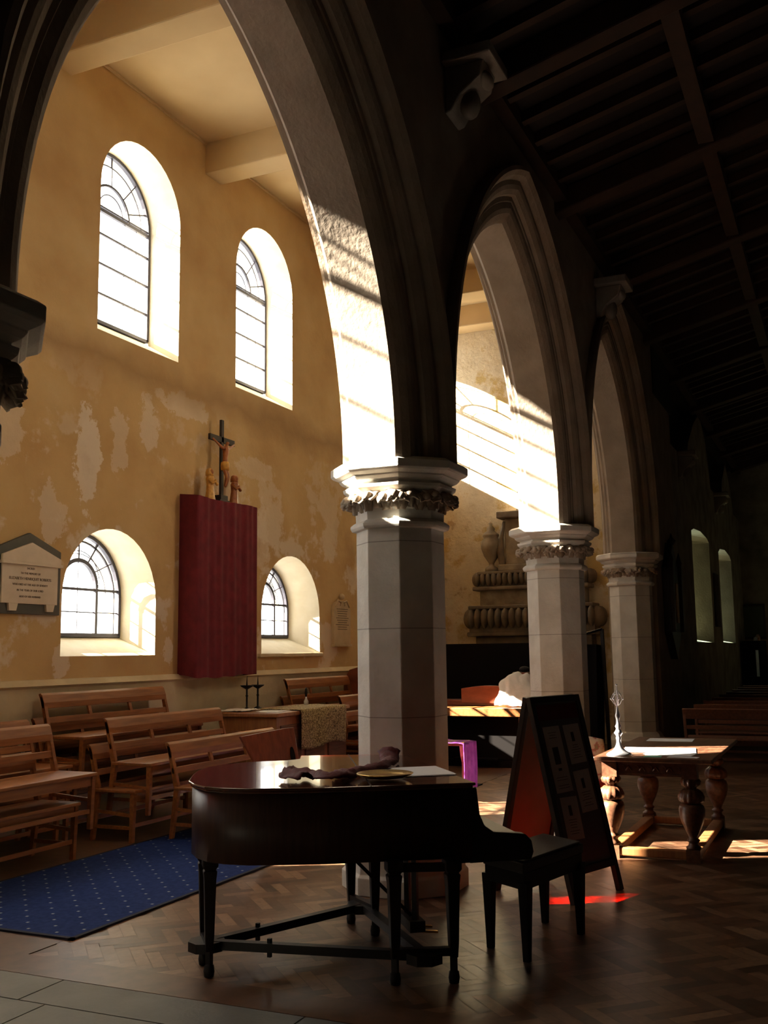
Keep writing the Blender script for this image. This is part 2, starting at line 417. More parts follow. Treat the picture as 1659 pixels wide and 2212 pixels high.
mb = MB(); mb.prism([(WY-.075, 1.405), (WY-.035, 1.38), (WY+.02, 1.38), (WY+.02, 1.47), (WY-.02, 1.46)], XB, XE, T=Matrix(((0, 0, 1, 0), (1, 0, 0, 0), (0, 1, 0, 0), (0, 0, 0, 1))))
struct(mb.build('trim_1', 'dado'))
mb = MB()
for cx, hw, zf in ((12.90, .845, 1.69),): mb.box(cx-hw-.1, cx+hw+.03, WY-.05, WY+.02, zf-.05, zf)
struct(mb.build('trim_2', 'dado', bevel=.01))

# unseen fin added outside to keep direct sun out of one low window
mb = MB(); mb.box(1.75, 2.0, WY+WD+.3, 12.6, 0, 4.85); struct(mb.build('wall_sun_blocker', 'stone_dim'))
# windows: frame + leading + glass
for wi, (cx, hw, zf, zg, zs, sp, kd) in enumerate(WIN):
    h = hw-sp; zs2 = zs+(.06 if kd == 'low' else 0); Y = WY+WD-.02
    mb = MB()
    P = warch(cx, h-.02, zg+.02, zs2); P3 = [(x, Y, z) for x, z in P]
    for i in range(len(P3)): mb.bar(P3[i], P3[(i+1) % len(P3)], .04, .05, up=Vector((0, 1, 0)))
    fr = struct(mb.build('window_%d' % (wi+1), 'lead'))
    mb = MB()
    mb.prism(warch(cx, h, zg, zs2), -.004, .004, T=Matrix(((1, 0, 0, 0), (0, 0, 1, Y+.03), (0, 1, 0, 0), (0, 0, 0, 1))))
    mb.build('glass', 'red_glass' if kd == 'red' else 'glass', fr)
    mb = MB(); r = .008
    def hb(z, rr=.012, x0=None, x1=None):
        hh = h if z < zs2 else math.sqrt(max(.001, h*h-(z-zs2)**2))
        mb.bar((cx-hh if x0 is None else x0, Y, z), (cx+hh if x1 is None else x1, Y, z), rr*2, rr*2)
    def arc(rad, rr, a0=0, a1=180, nn=20, zc=zs2):
        for i in range(nn):
            a, b2 = R(a0+(a1-a0)*i/nn), R(a0+(a1-a0)*(i+1)/nn)
            mb.bar((cx+rad*math.cos(a), Y, zc+rad*math.sin(a)), (cx+rad*math.cos(b2), Y, zc+rad*math.sin(b2)), rr*2, rr*2, up=Vector((0, 1, 0)))
    if kd == 'tall':
        hb(zs2-.02, .02); hb(zs2+.03, .01)
        for t in (.26, .52, .78): hb(zg+(zs2-zg)*t, .012)
        arc(h*.45, .014); arc(h*.78, .006); arc(h*.3, .006)
        for a in (20, 50, 90, 130, 160):
            mb.bar((cx+h*.45*math.cos(R(a)), Y, zs2+h*.45*math.sin(R(a))), (cx+h*math.cos(R(a)), Y, zs2+h*math.sin(R(a))), .016, .016, up=Vector((0, 1, 0)))
        for k in (-.55, -.3, .3, .55): mb.bar((cx+k*h*1.2, Y, zg), (cx+k*h*1.2, Y, zs2), .008, .008)
    else:
        ih = h*.42; izs = zg+(zs2+h-zg)*.47
        hb(zg+.02, .022); hb(zs2 if kd != 'low' else izs-.02, .014); hb(zg+(izs-zg)*.5, .006)
        for sgn in (-1, 1): mb.bar((cx+sgn*ih, Y, zg), (cx+sgn*ih, Y, izs), .04, .04)
        arc(ih, .022, zc=izs); arc(h*.86, .01); arc(h*.66, .004); arc(h*.5, .004, zc=izs+.05)
        for sgn in (-1, 1): mb.bar((cx+sgn*h*.86, Y, zg), (cx+sgn*h*.86, Y, zs2), .014, .014)
        mb.bar((cx, Y, zg), (cx, Y, izs+ih), .008, .008)
        for a in (35, 62, 90, 118, 145):
            mb.bar((cx+ih*math.cos(R(a)), Y, izs+ih*math.sin(R(a))), (cx+h*math.cos(R(a)), Y, zs2+h*math.sin(R(a))), .022 if a in (90, 62, 118) else .012, .02, up=Vector((0, 1, 0)))
    mb.build('leading', 'lead', fr)
    portal(cx, (zg+zs+hw)/2, 2*hw, zs+hw-zg, WY+WD+.3)

# ---- aisle ceiling, beams, end walls
mb = MB(); mb.box(XB, XE+.2, AY1, WY+.1, ZC, ZC+.2); struct(mb.build('ceiling_aisle', 'ceil_plaster'))
mb = MB(); mb.box(XE, XE+.2, 3.0, WY+.1, 0, ZC+.1); struct(mb.build('wall_aisle_end', 'flaked_plaster'))
mb = MB(); mb.box(XB-.2, XB, -5.9, WY+.1, 0, ZC+.1); struct(mb.build('wall_back', 'dark_wall'))
for i, (x0, x1) in enumerate(((7.68, 8.06), (10.60, 10.98), (13.5, 13.88), (16.4, 16.78), (18.15, 18.6), (4.7, 5.08), (1.7, 2.08))):
    mb = MB(); mb.box(x0, x1, AY1, WY+.05, ZC-.42, ZC+.02); struct(mb.build('trim_%d' % (i+3), 'ceil_plaster', bevel=.02))
mb = MB(); mb.bar((XB, WY-.02, ZC-.02), (XE, WY-.02, ZC-.02), .025); struct(mb.build('trim_10', 'ceil_plaster'))

# ---- arcade wall with three pointed arches
PX = [2.5, 7.12, 11.69, 16.27]
ARC = [dict(mid=4.78, a=1.86, z0=3.08, zs=3.10, R=2.89, x0=PX[0], x1=PX[1]),
       dict(mid=9.41, a=1.84, z0=3.08, zs=3.34, R=2.78, x0=PX[1], x1=PX[2]),
       dict(mid=13.98, a=1.84, z0=3.08, zs=3.45, R=2.72, x0=PX[2], x1=PX[3])]
def archpts(A, off, ns=26):
    d = A['R']-A['a']; rr = A['R']+off; am = math.acos(d/rr); right = [(A['mid']+A['a']+off, A['z0'])]
    for i in range(ns+1):
        t = am*i/ns; right.append((A['mid']-d+rr*math.cos(t), A['zs']+rr*math.sin(t)))
    left = [(2*A['mid']-x, z) for x, z in right[:-1]]
    return [(min(max(x, A['x0']), A['x1']), z) for x, z in left+right[::-1]]
prof = [(.52, 2.70), (.52, 2.63), (.50, 2.60), (.46, 2.60), (.42, 2.64), (.385, 2.70), (.34, 2.70), (.30, 2.715), (.255, 2.75), (.245, 2.79), (.20, 2.79), (.19, 2.80),
        (.13, 2.80), (.085, 2.815), (.03, 2.86), (0, 2.90), (0, 3.26), (.035, 3.29), (.05, 3.30), (.05, 3.33), (.10, 3.335), (.13, 3.36), (.15, 3.37), (.15, 3.40), (.22, 3.405), (.28, 3.44), (.30, AY1)]
mb = MB(); mb.use('stone'); bm = mb.bm
for A in ARC:
    rings = [[bm.verts.new((x, y, z)) for x, z in archpts(A, off)] for off, y in prof]
    for k in range(len(rings)-1):
        for i in range(len(rings[0])-1): mb._f([rings[k][i], rings[k][i+1], rings[k+1][i+1], rings[k+1][i]])
    for ring, ztop, y in ((rings[0], 6.75, AY0), (rings[-1], ZC, AY1)):
        top = [bm.verts.new((v.co.x, y, ztop)) for v in ring]
        for i in range(len(ring)-1):
            if abs(ring[i].co.x-ring[i+1].co.x) > 1e-5: mb._f([ring[i], ring[i+1], top[i+1], top[i]])
mb.box(XB, PX[0], AY0, AY1, 0, ZC)
mb.box(PX[0]-.01, PX[-1]+.01, AY0, AY1, 6.74, 6.78)
mb.use('stone_dim')
struct(mb.build('wall_arcade', normals=False))
mb = MB(); mb.use('stone')
mb.box(PX[3]+.12, XE, AY0, AY1, 0, ZC)
mb.box(PX[3]-.02, PX[3]+.13, AY0, AY1, 3.1, ZC)
struct(mb.build('wall_arcade_end'))
# nave wall beyond, with two deep lancets and pointed gables
mb = MB(); mb.use('stone_dim'); bm = mb.bm; NY = 2.70
def narch(x0, x1, z0, z1, zs): 
    c = (x0+x1)/2; return [(x0, z0), (x1, z0), (x1, zs), (c+(x1-c)*.75, zs+(z1-zs)*.6), (c, z1), (c-(x1-c)*.75, zs+(z1-zs)*.6), (x0, zs)]
LN = [(20.8, 23.6, 1.8, 4.12, 4.0), (25.4, 28.3, 1.8, 4.12, 3.95)]
LO = [(21.6, 22.7, 1.95, 4.2, 3.9), (26.2, 27.3, 1.95, 4.1, 3.9)]
top = [(XE, 0), (31, 0), (31, 5.35), (29.6, 5.35), (29.3, 5.9), (28.2, 6.55), (27.1, 5.9), (26.8, 5.35), (24.5, 5.35), (24.35, 5.8), (23.9, 6.4), (23.1, 6.85), (22.0, 6.4), (21.0, 5.8), (20.7, 5.35), (XE, 5.35)]
ed = []
for pts in [top]+[narch(*l) for l in LN]:
    vs = [bm.verts.new((x, NY, z)) for x, z in pts]; ed += [bm.edges.new((vs[i], vs[(i+1) % len(vs)])) for i in range(len(vs))]
bmesh.ops.triangle_fill(bm, edges=ed, use_beauty=True, use_dissolve=False)
tv = [bm.verts.new((x, NY+.3, z)) for x, z in top[2:]]; fv = [bm.verts.new((x, NY, z)) for x, z in top[2:]]
for i in range(len(tv)-1): mb._f([fv[i], fv[i+1], tv[i+1], tv[i]])
mb.use('stone')
for l, lo_ in zip(LN, LO):
    A = narch(*l); a = [bm.verts.new((x, NY, z)) for x, z in A]; b_ = [bm.verts.new((x, NY+.80, z)) for x, z in narch(*lo_)]
    for i in range(len(a)): j = (i+1) % len(a); mb._f([a[i], a[j], b_[j], b_[i]])
struct(mb.build('wall_nave_side', normals=False))
for i, l in enumerate(LO):
    mb = MB(); mb.prism(narch(*l), -.01, .01, T=Matrix(((1, 0, 0, 0), (0, 0, 1, NY+.79), (0, 1, 0, 0), (0, 0, 0, 1))))
    fr = MB()
    for k in range(1, 3): x = l[0]+(l[1]-l[0])*k/3; fr.bar((x, NY+.76, l[2]), (x, NY+.76, l[4]+.2), .02)
    for k in range(1, 5): z = l[2]+(l[4]-l[2])*k/5; fr.bar((l[0], NY+.76, z), (l[1], NY+.76, z), .02)
    wf = struct(fr.build('window_%d' % (11+i), 'lead')); mb.build('glass', 'green_glass', wf)
    portal((l[0]+l[1])/2, (l[2]+l[3])/2, l[1]-l[0], l[3]-l[2], NY+.9)
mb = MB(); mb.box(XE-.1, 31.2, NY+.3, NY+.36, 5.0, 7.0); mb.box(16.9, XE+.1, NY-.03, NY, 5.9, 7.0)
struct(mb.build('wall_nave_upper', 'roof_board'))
mb = MB(); mb.box(31, 31.2, -5.9, 3.4, 0, 7.9); struct(mb.build('wall_front', 'stone_dim'))
mb = MB(); mb.box(XB, 31.2, -5.9, -5.7, 0, 7.9); struct(mb.build('wall_right', 'dark_wall'))

# ---- nave roof
RZ = lambda y: 6.72+.25*(2.7-y) if y > -1.5 else 6.72+.25*4.2-.25*(-1.5-y)
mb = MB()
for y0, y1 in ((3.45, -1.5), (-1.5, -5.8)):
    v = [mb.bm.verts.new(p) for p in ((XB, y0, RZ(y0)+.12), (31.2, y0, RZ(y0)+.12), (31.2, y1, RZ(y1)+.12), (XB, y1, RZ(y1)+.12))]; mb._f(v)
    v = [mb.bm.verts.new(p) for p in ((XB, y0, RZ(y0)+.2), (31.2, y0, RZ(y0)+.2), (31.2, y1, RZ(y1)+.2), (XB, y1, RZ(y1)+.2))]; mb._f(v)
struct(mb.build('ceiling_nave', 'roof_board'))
ti = 11
for k in range(-3, 9):
    X = 8.15+2.73*k
    mb = MB(); mb.bar((X, 2.75, RZ(2.75)-.02), (X, -1.5, RZ(-1.5)-.02), .22, .26); mb.bar((X, -1.5, RZ(-1.5)-.02), (X, -5.7, RZ(-5.7)-.02), .22, .26)
    struct(mb.build('trim_%d' % ti, 'dark_timber', bevel=.02)); ti += 1
for yy in (1.03, -.9, -3.0):
    mb = MB(); mb.bar((XB, yy, RZ(yy)), (31, yy, RZ(yy)), .16, .2); struct(mb.build('trim_%d' % ti, 'dark_timber')); ti += 1
mb = MB(); mb.bar((XB, 2.62, 6.78), (31, 2.62, 6.78), .14, .16); struct(mb.build('trim_%d' % ti, 'dark_timber')); ti += 1
mb = MB()
for k in range(-3, 9):
    for j in range(1, 6):
        X = 8.15+2.73*k+2.73*j/6
        mb.bar((X, 2.7, RZ(2.7)+.06), (X, -1.5, RZ(-1.5)+.06), .09, .1)
struct(mb.build('trim_%d' % ti, 'dark_timber')); ti += 1

# ================================================================ PILLARS
PH = R(22.5); O8 = 1/math.cos(PH)
def oct_(pr, mb, c=(0, 0, 0)): mb.lathe([(r*O8, z) for r, z in pr], 8, c, PH, smooth=False)
def leaf(mb, a, rad, z0, hgt, wid, out, seed):
    rnd = random.Random(seed); ex = Vector((math.cos(a), math.sin(a), 0)); ey = Vector((-math.sin(a), math.cos(a), 0)); tw = rnd.uniform(-.5, .5)
    def f(u, v):
        t = v*1.35; s_ = (u-.5)*2
        w_ = wid*(.35+.9*math.sin(min(1, v*.9+.1)*math.pi*.8))*(1+.25*math.sin(v*22+seed))
        zz = z0+hgt*math.sin(min(t, 1.35)*math.pi*.62); rr = rad+out*(v**2.2)*1.15
        rr += .012*math.cos(s_*5+seed)-.018*s_*s_
        return ex*rr+ey*(s_*w_+tw*out*v)+Vector((0, 0, zz-.02*abs(s_)*v))
    mb.grid(f, 6, 8)
    mb.ball(ex*(rad+out*.9)+ey*tw*out+Vector((0, 0, z0+hgt*.66)), .028, 8, (1, 1, .9))
def pillar(x, label, dz=0, proto=None):
    t = thing('pillar', label, 'pillar', (x, 3.08, 0), 0)
    mb = MB(); oct_([(.43, 0), (.43, .12), (.41, .14), (.41, .30), (.385, .33), (.37, .36), (.35, .40), (.315, .43)], mb); mb.build('base', 'pillar_stone', t, bevel=.004)
    mb = MB(); oct_([(.31, .42), (.31, 2.62+dz)], mb); mb.build('shaft', 'pillar_stone', t, bevel=.006)
    mb = MB()
    oct_([(.31, 2.60+dz), (.34, 2.605+dz), (.352, 2.625+dz), (.352, 2.645+dz), (.33, 2.665+dz), (.312, 2.675+dz)], mb)
    oct_([(.312, 2.67+dz), (.315, 2.74+dz), (.335, 2.82+dz), (.37, 2.88+dz), (.40, 2.905+dz), (.405, 2.93+dz), (.375, 2.935+dz), (.375, 2.95+dz), (.41, 2.965+dz), (.43, 2.985+dz), (.43, 2.995+dz), (.475, 3.015+dz), (.49, 3.03+dz), (.49, 3.085+dz), (.455, 3.11+dz), (.3, 3.115+dz)], mb)
    cp = mb.build('capital', 'pillar_stone', t, bevel=.004)
    mb = MB(); k = 0
    for i in range(8):
        a0 = i*math.pi/4
        for d_ in (-.36, -.13, .11, .34):
            dist = .325/math.cos(d_); leaf(mb, a0+d_, dist, 2.735+dz+.02*(k % 2), .13, .06, .085, k*7+int(x*10)); k += 1
    mb.build('leaf_carving', 'stone', cp, solid=.014, normals=False)
    return t
pillar(PX[0]+.06, 'pale stone pillar capital cut by the left edge of the photo, dark against the wall', -.12)
pillar(PX[1], 'nearest full octagonal stone pillar, standing behind the grand piano')
pillar(PX[2], 'octagonal stone pillar behind the notice board, with sunlit arch above')
pillar(PX[3], 'farthest octagonal stone pillar, behind the silver candlestick', .06)

# corbels at the nave wall top
def corbel(x, z, s, label):
    t = thing('corbel', label, 'corbel', (x, AY0, z))
    mb = MB(); prof_ = [(0, 0), (-.06*s, .02), (-.14*s, .15), (-.30*s, .26), (-.34*s, .40), (0, .40)]
    mb.prism([(y, zz) for y, zz in prof_], -.16, .16, T=Matrix(((0, 0, 1, 0), (1, 0, 0, 0), (0, 1, 0, 0), (0, 0, 0, 1)))); mb.build('bracket', 'stone_dim', t, bevel=.015)
    mb = MB(); mb.box(-.24, .24, -.42*s, 0, .40, .50); mb.build('top_slab', 'stone_dim', t, bevel=.015)
    mb = MB(); mb.ball((0, -.16*s, .13), .11, 10, (1, .8, 1.2)); mb.ball((0, -.30*s, .3), .08, 10, (1.6, .8, .8)); mb.build('carved_head', 'stone_dim', t)
corbel(7.45, 6.02, 1, 'carved stone roof corbel high on the wall above the nearest pillar')
corbel(12.9, 5.95, 1, 'carved stone roof corbel high on the wall between second and third arch')
corbel(19.6, 4.85, .8, 'small stone ledge corbel left of the first pointed gable')
corbel(25.3, 4.85, .8, 'small stone ledge corbel left of the far pointed gable')

# ================================================================ RUG
mb = MB(); mb.use('blue_carpet'); mb.box(5.08, 12.6, 4.40, 5.95, 0, .012); mb.use('rug_edge')
for a in ((5.05, 12.63, 4.37, 4.40), (5.05, 12.63, 5.95, 5.98), (5.05, 5.08, 4.37, 5.98), (12.6, 12.63, 4.37, 5.98)): mb.box(*a, 0, .013)
tag(mb.build('carpet'), 'blue carpet with small pale flecks, on the floor by the benches', 'carpet')

# ================================================================ GRAND PIANO
lid = [(4.96, 3.47), (4.84, 3.40), (4.73, 3.29), (4.66, 3.17), (4.64, 3.04), (4.66, 2.90), (4.74, 2.72), (4.83, 2.54), (5.27, 1.86),
       (6.47, 2.79), (6.46, 3.04), (6.25, 3.47), (6.05, 3.37), (5.95, 3.41), (5.86, 3.52), (5.77, 3.61), (5.62, 3.68), (5.45, 3.69), (5.26, 3.63), (5.10, 3.55)]
K = Vector((.791, .612, 0)); NV = Vector((.612, -.791, 0)); A0 = Vector((5.27, 1.88, 0))   # along keys, toward player
pc = Vector((5.4, 2.8, 0))
def inset(pts, d):
    out = []
    n_ = len(pts)
    for i in range(n_):
        p, a, b2 = Vector(pts[i]), Vector(pts[i-1]), Vector(pts[(i+1) % n_])
        e1 = (p-a).normalized(); e2 = (b2-p).normalized(); n1 = Vector((-e1.y, e1.x)); n2 = Vector((-e2.y, e2.x)); nn = (n1+n2).normalized()
        out.append(tuple(p+nn*d/max(.5, nn.dot(n1))))
    return out
piano = thing('grand_piano', 'closed dark grand piano on wheeled truss, in the foreground', 'piano', (0, 0, 0))
lid_s = lid
area = sum(lid[i][0]*lid[(i+1) % len(lid)][1]-lid[(i+1) % len(lid)][0]*lid[i][1] for i in range(len(lid)))
SG = 1 if area > 0 else -1
ins = inset(lid, .022*SG)
mb = MB(); mb.prism(ins, .61, .972, smooth=True); mb.build('case', 'piano_case', piano)
mb = MB(); mb.prism(lid, .985, 1.0, smooth=False); mb.prism(inset(lid, .012*SG), .97, .988)
lo = mb.build('lid', 'piano_lacquer', piano, bevel=.006)
mb = MB()
j0 = Vector((4.93, 2.17, 1.001)); j1 = Vector((6.16, 3.10, 1.001)); j0 = Vector((4.965, 2.335, 1.001)); j1 = Vector((6.40, 3.18, 1.001))
mb.bar(j0, j1, .006, .002); mb.build('lid_seam', 'piano_black', lo)
# key bed with cheeks
def kp(u, v, z): p = A0+K*u+NV*v; return Vector((p.x, p.y, z))
T = Matrix((K, NV, Vector((0, 0, 1)))).transposed().to_4x4(); T.translation = (A0.x, A0.y, 0)
mb = MB(); mb.box(.03, 1.46, -.1, .30, .58, .66, T); mb.build('key_bed', 'piano_black', piano, bevel=.01)
for u in (.02, 1.42):
    mb = MB(); pr = [(-.02, .58), (.33, .58), (.345, .62), (.335, .68), (.30, .715), (.22, .725), (.12, .735), (.07, .77), (.045, .83), (.03, .97), (-.02, .97)]
    Tc = T @ Matrix(((0, 0, 1, u), (1, 0, 0, 0), (0, 1, 0, 0), (0, 0, 0, 1))); mb.prism(pr, 0, .07, T=Tc); mb.build('cheek', 'piano_black', piano, bevel=.008)
mb = MB(); mb.box(.09, 1.42, .02, .05, .70, .95, T); mb.build('fallboard', 'piano_lacquer', piano)
mb = MB(); mb.use('piano_black'); mb.box(.09, 1.42, .05, .30, .66, .70, T)
mb.build('keyslip', None, piano)
def pleg(p, q, nm='leg'):
    for c in (p, q):
        mb = MB(); x, y = c
        mb.lathe([(.028, .13), (.03, .16), (.034, .2), (.046, .5), (.052, .54), (.052, .545), (.04, .55), (.06, .57), (.06, .62)], 4, (x, y, 0), R(45)+R(38), smooth=False)
        l = mb.build(nm, 'piano_black', piano, bevel=.004)
        mb = MB(); mb.lathe([(.012, -.0), (.026, .004), (.03, .03), (.026, .06), (.012, .07)], 12, (x, y, 0)); mb.bar((x, y, .06), (x, y, .14), .03); mb.build('caster', 'iron', l)
    for zz in (.58, .16): mb = MB(); mb.bar((*p, zz), (*q, zz), .04, .04); mb.build('leg_stretcher', 'piano_black', piano)
LB = [(5.29, 2.02), (5.03, 2.42)]; LT = [(4.78, 3.21), (4.95, 3.36)]; LL = [(6.02, 2.98), (5.82, 2.72)]
LB = [(5.17, 1.97), (5.03, 2.24)]
pleg(*LB); pleg(*LT); pleg(*LL)
mid = lambda a, b: ((a[0]+b[0])/2, (a[1]+b[1])/2)
mB, mT, mL = mid(*LB), mid(*LT), mid(*LL)
mb = MB()
for a, b2 in ((mT, mB), (mT, mL), (mB, mL)):
    mb.bar((*a, .14), (*b2, .14), .05, .045)
for c in (mB, mT, mL): mb.lathe([(.10, .11), (.10, .16)], 8, (*c, 0), smooth=False)
for a, b2 in ((mT, mL), (mT, mB)):
    v = Vector((*a, .14)).lerp(Vector((*b2, .14)), .3); mb.bar(v-Vector((0, 0, .05)), v+Vector((0, 0, .045)), .02); mb.bar(v, v+Vector((.05, .04, 0)), .02)
mb.build('truss_frame', 'iron', piano, 'black iron truss joining the three leg pairs')
# lyre with pedals
mb = MB(); c = A0+K*.72-NV*.16
for s_ in (-.09, .09):
    a = c+K*s_; mb.bar((a.x, a.y, .14), (a.x, a.y, .6), .03)
mb.bar((*(c-K*.14).xy, .13), (*(c+K*.14).xy, .13), .09, .06); mb.bar((c.x, c.y, .16), (*(c-NV*.42).xy, .58), .02)
ly = mb.build('pedal_lyre', 'piano_black', piano)
for s_ in (-.06, .06):
    mb = MB(); a = c+K*s_; b2 = a+NV*.14; mb.bar((a.x, a.y, .09), (b2.x, b2.y, .075), .025, .012); mb.build('pedal', 'brass', ly)

# things on the piano
def stole():
    path = [(5.53, 2.55), (5.30, 2.66), (5.12, 2.80), (5.02, 2.95), (5.10, 3.02), (5.22, 2.98), (5.30, 2.86), (5.50, 2.80), (5.75, 2.78), (6.02, 2.80), (6.25, 2.86)]
    return path
mb = MB()
P_ = [Vector((5.00, 2.68, 0)), Vector((4.99, 2.84, 0)), Vector((5.08, 2.98, 0)), Vector((5.20, 2.96, 0)), Vector((5.20, 2.80, 0)), Vector((5.08, 2.70, 0)), Vector((5.13, 2.60, 0)), Vector((5.30, 2.68, 0)), Vector((5.48, 2.74, 0)), Vector((5.68, 2.76, 0)), Vector((5.90, 2.80, 0)), Vector((6.12, 2.85, 0)), Vector((6.25, 2.87, 0))]
P_ = [Vector((4.93, 2.70, 0)), Vector((5.00, 2.88, 0)), Vector((5.12, 2.90, 0)), Vector((5.08, 2.74, 0)), Vector((4.96, 2.60, 0)), Vector((5.05, 2.50, 0)), Vector((5.16, 2.62, 0)), Vector((5.32, 2.62, 0)), Vector((5.48, 2.60, 0)), Vector((5.66, 2.60, 0)), Vector((5.84, 2.63, 0)), Vector((5.98, 2.68, 0)), Vector((6.10, 2.74, 0))]
def path_at(t):
    f = t*(len(P_)-1); i = min(int(f), len(P_)-2); return P_[i].lerp(P_[i+1], f-i), (P_[i+1]-P_[i]).normalized()
def sf(u, v):
    p, d_ = path_at(u); nrm = Vector((-d_.y, d_.x, 0)); w_ = .045 if u < .88 else .045+.25*(u-.88)
    s_ = (v-.5)*2
    zz = 1.006+.030*(1-s_*s_)+(.022 if u < .5 else .006)*(1+noise.noise(Vector((u*22, v*3, 1))))
    if u > .93: zz += .05*(u-.93)/.07
    q = p+nrm*(s_*w_*(1+.4*noise.noise(Vector((u*18, 2, 3))))); return Vector((q.x, q.y, zz+.012*noise.noise(Vector((u*60, v*6, 4)))))
mb.grid(sf, 110, 8)
tag(mb.build('stole', 'maroon_stole', solid=.006, normals=False), 'crumpled maroon stole lying across the piano lid', 'stole')
mb = MB(); mb.lathe([(.03, 0), (.08, .004), (.125, .010), (.150, .022), (.158, .030), (.152, .032), (.12, .018), (.07, .012), (.001, .012)], 40)
pl = tag(mb.build('brass_plate', 'brass'), 'shallow round brass collection plate on the piano lid', 'plate'); pl.location = (5.24, 2.38, 1.005)
mb = MB(); T2 = Matrix.Translation((5.62, 2.33, 0)) @ Matrix.Rotation(R(38), 4, 'Z')
mb.box(-.22, .22, -.15, .15, 1.002, 1.004, T2); mb.box(-.21, .21, -.16, .13, 1.005, 1.007, T2)
tag(mb.build('paper_sheets', 'paper'), 'loose white paper sheets on the piano lid near the keyboard end', 'paper')

# ---- piano stool
st = thing('piano_stool', 'dark piano stool with black padded top, right of the piano', 'stool', (0, 0, 0))
a_, b_2, c_2 = Vector((5.36, 1.63, 0)), Vector((5.80, 1.37, 0)), Vector((5.92, 2.02, 0))
S0 = Vector((5.62, 1.72, 0)); e1 = Vector((6.33, 1.56, 0))-S0; e2 = Vector((5.82, 2.02, 0))-S0
cs = [S0, S0+e1, S0+e1+e2, S0+e2]; cen = S0+(e1+e2)/2
def ext(p, k): return cen+(p-cen)*k
mb = MB(); mb.prism([ext(p, 1.02).xy[:] for p in cs], .47, .525); mb.prism([ext(p, .96).xy[:] for p in cs], .525, .54); mb.build('cushion', 'black_seat', st, bevel=.02)
mb = MB(); mb.prism([ext(p, .98).xy[:] for p in cs], .38, .47); mb.build('apron', 'piano_black', st, bevel=.004)
for i, p in enumerate(cs):
    q = ext(p, .9); mb = MB(); mb.lathe([(.026, 0), (.03, .1), (.042, .36), (.045, .42)], 4, (q.x, q.y, 0), R(45)+math.atan2(e1.y, e1.x), smooth=False); mb.build('leg', 'piano_black', st, bevel=.003)

# ================================================================ A-BOARD
ab = thing('notice_board', 'black framed A-board with pinned notices, standing behind the piano stool', 'notice board', (0, 0, 0))
DB = Vector((.94, -.34, 0)).normalized(); NB = Vector((.34, .94, 0)).normalized()
F2 = Vector((6.97, 1.80, 0)); WBD = .62; HB = 1.36; SPR = .66
def panel(front):
    o = F2 if front else F2+NB*SPR
    top = F2+NB*SPR/2+Vector((0, 0, HB)); top += NB*(-.012 if front else .012)
    up = (top-o); L = up.length; up.normalize(); nn = DB.cross(up).normalized()
    if (nn.dot(NB) > 0) == front: nn = -nn
    Tp = Matrix((DB, nn, up)).transposed().to_4x4(); Tp.translation = o
    return Tp, L
for front in (True, False):
    Tp, L = panel(front)
    for x in (0, WBD-.05):
        mb = MB(); mb.box(x, x+.05, -.02, .02, 0, L, Tp); mb.build('frame_stile', 'board_frame', ab, bevel=.004)
    for z0, z1 in ((.17, .22), (L-.05, L)):
        mb = MB(); mb.box(.05, WBD-.05, -.018, .018, z0, z1, Tp); mb.build('frame_rail', 'board_frame', ab, bevel=.004)
    mb = MB(); mb.use('board_grey' if front else 'board_back'); mb.box(.05, WBD-.05, -.006, .006, .22, L-.05, Tp); pn = mb.build('board_panel', None, ab, None if front else 'plain reddish-brown back panel')
    if front:
        mb = MB(); mb.use('maroon_cloth'); mb.box(.06, WBD-.06, .007, .009, L-.17, L-.06, Tp); mb.build('title_strip', None, pn, 'dark maroon title strip')
        for (x, z, w_, h_, k) in ((.09, .72, .20, .46, 3), (.34, .90, .20, .28, 1), (.34, .56, .20, .29, 1), (.10, .40, .20, .29, 1)):
            Tn = Tp @ Matrix.Translation((x, .008, z)) @ Matrix.Rotation(R(random.uniform(-3, 3)), 4, 'Y')
            mb = MB(); mb.use('paper_grey'); mb.box(0, w_, 0, .002, 0, h_, Tn); mb.use('print')
            if k == 3:
                mb.box(w_*.3, w_*.65, .002, .003, h_*.42, h_*.68, Tn); mb.box(w_*.4, w_*.6, .002, .003, h_*.32, h_*.36, Tn)
                zz = [.9, .86, .82, .22, .18, .1, .06]
            else: mb.box(w_*.38, w_*.56, .002, .003, h_*.56, h_*.80, Tn); zz = [.46, .4, .34, .28, .2, .14]
            for z_ in zz:
                wv = random.uniform(.15, .35); mb.box(w_*(.5-wv), w_*(.5+wv), .002, .0026, h_*z_, h_*z_+.003, Tn)
            mb.build('notice', None, pn, 'long notice with dark picture' if k == 3 else None)

# ================================================================ OAK TABLE
tb = thing('oak_table', 'carved oak table on bulbous legs, in the sun patch right of the notice board', 'table', (0, 0, 0))
TX0, TX1, TY0, TY1 = 8.50, 10.52, 1.04, 1.98
mb = MB(); mb.box(TX0, TX1, TY0, TY1, .785, .82); mb.build('tabletop', 'oak', tb, bevel=.008)
mb = MB(); LX0, LX1, LY0, LY1 = 8.69, 10.35, 1.24, 1.88
for y in (LY0, LY1): mb.box(LX0, LX1, y-.02, y+.02, .66, .785)
for x in (LX0, LX1): mb.box(x-.02, x+.02, LY0, LY1, .66, .785)
ap = mb.build('apron', 'oak', tb, bevel=.004)
mb = MB()
for i in range(5):
    y = LY0+.1+i*.11; mb.lathe([(.03, 0), (.03, .012)], 12, T=Matrix.Translation((LX0-.02, y, .72)) @ Matrix.Rotation(-R(90), 4, 'Y')); mb.lathe([(.012, 0), (.012, .02)], 8, T=Matrix.Translation((LX0-.02, y, .72)) @ Matrix.Rotation(-R(90), 4, 'Y'))
    mb.tube([(LX0-.026, y+.03, .70), (LX0-.03, y+.055, .735), (LX0-.026, y+.08, .70)], .008, 6)
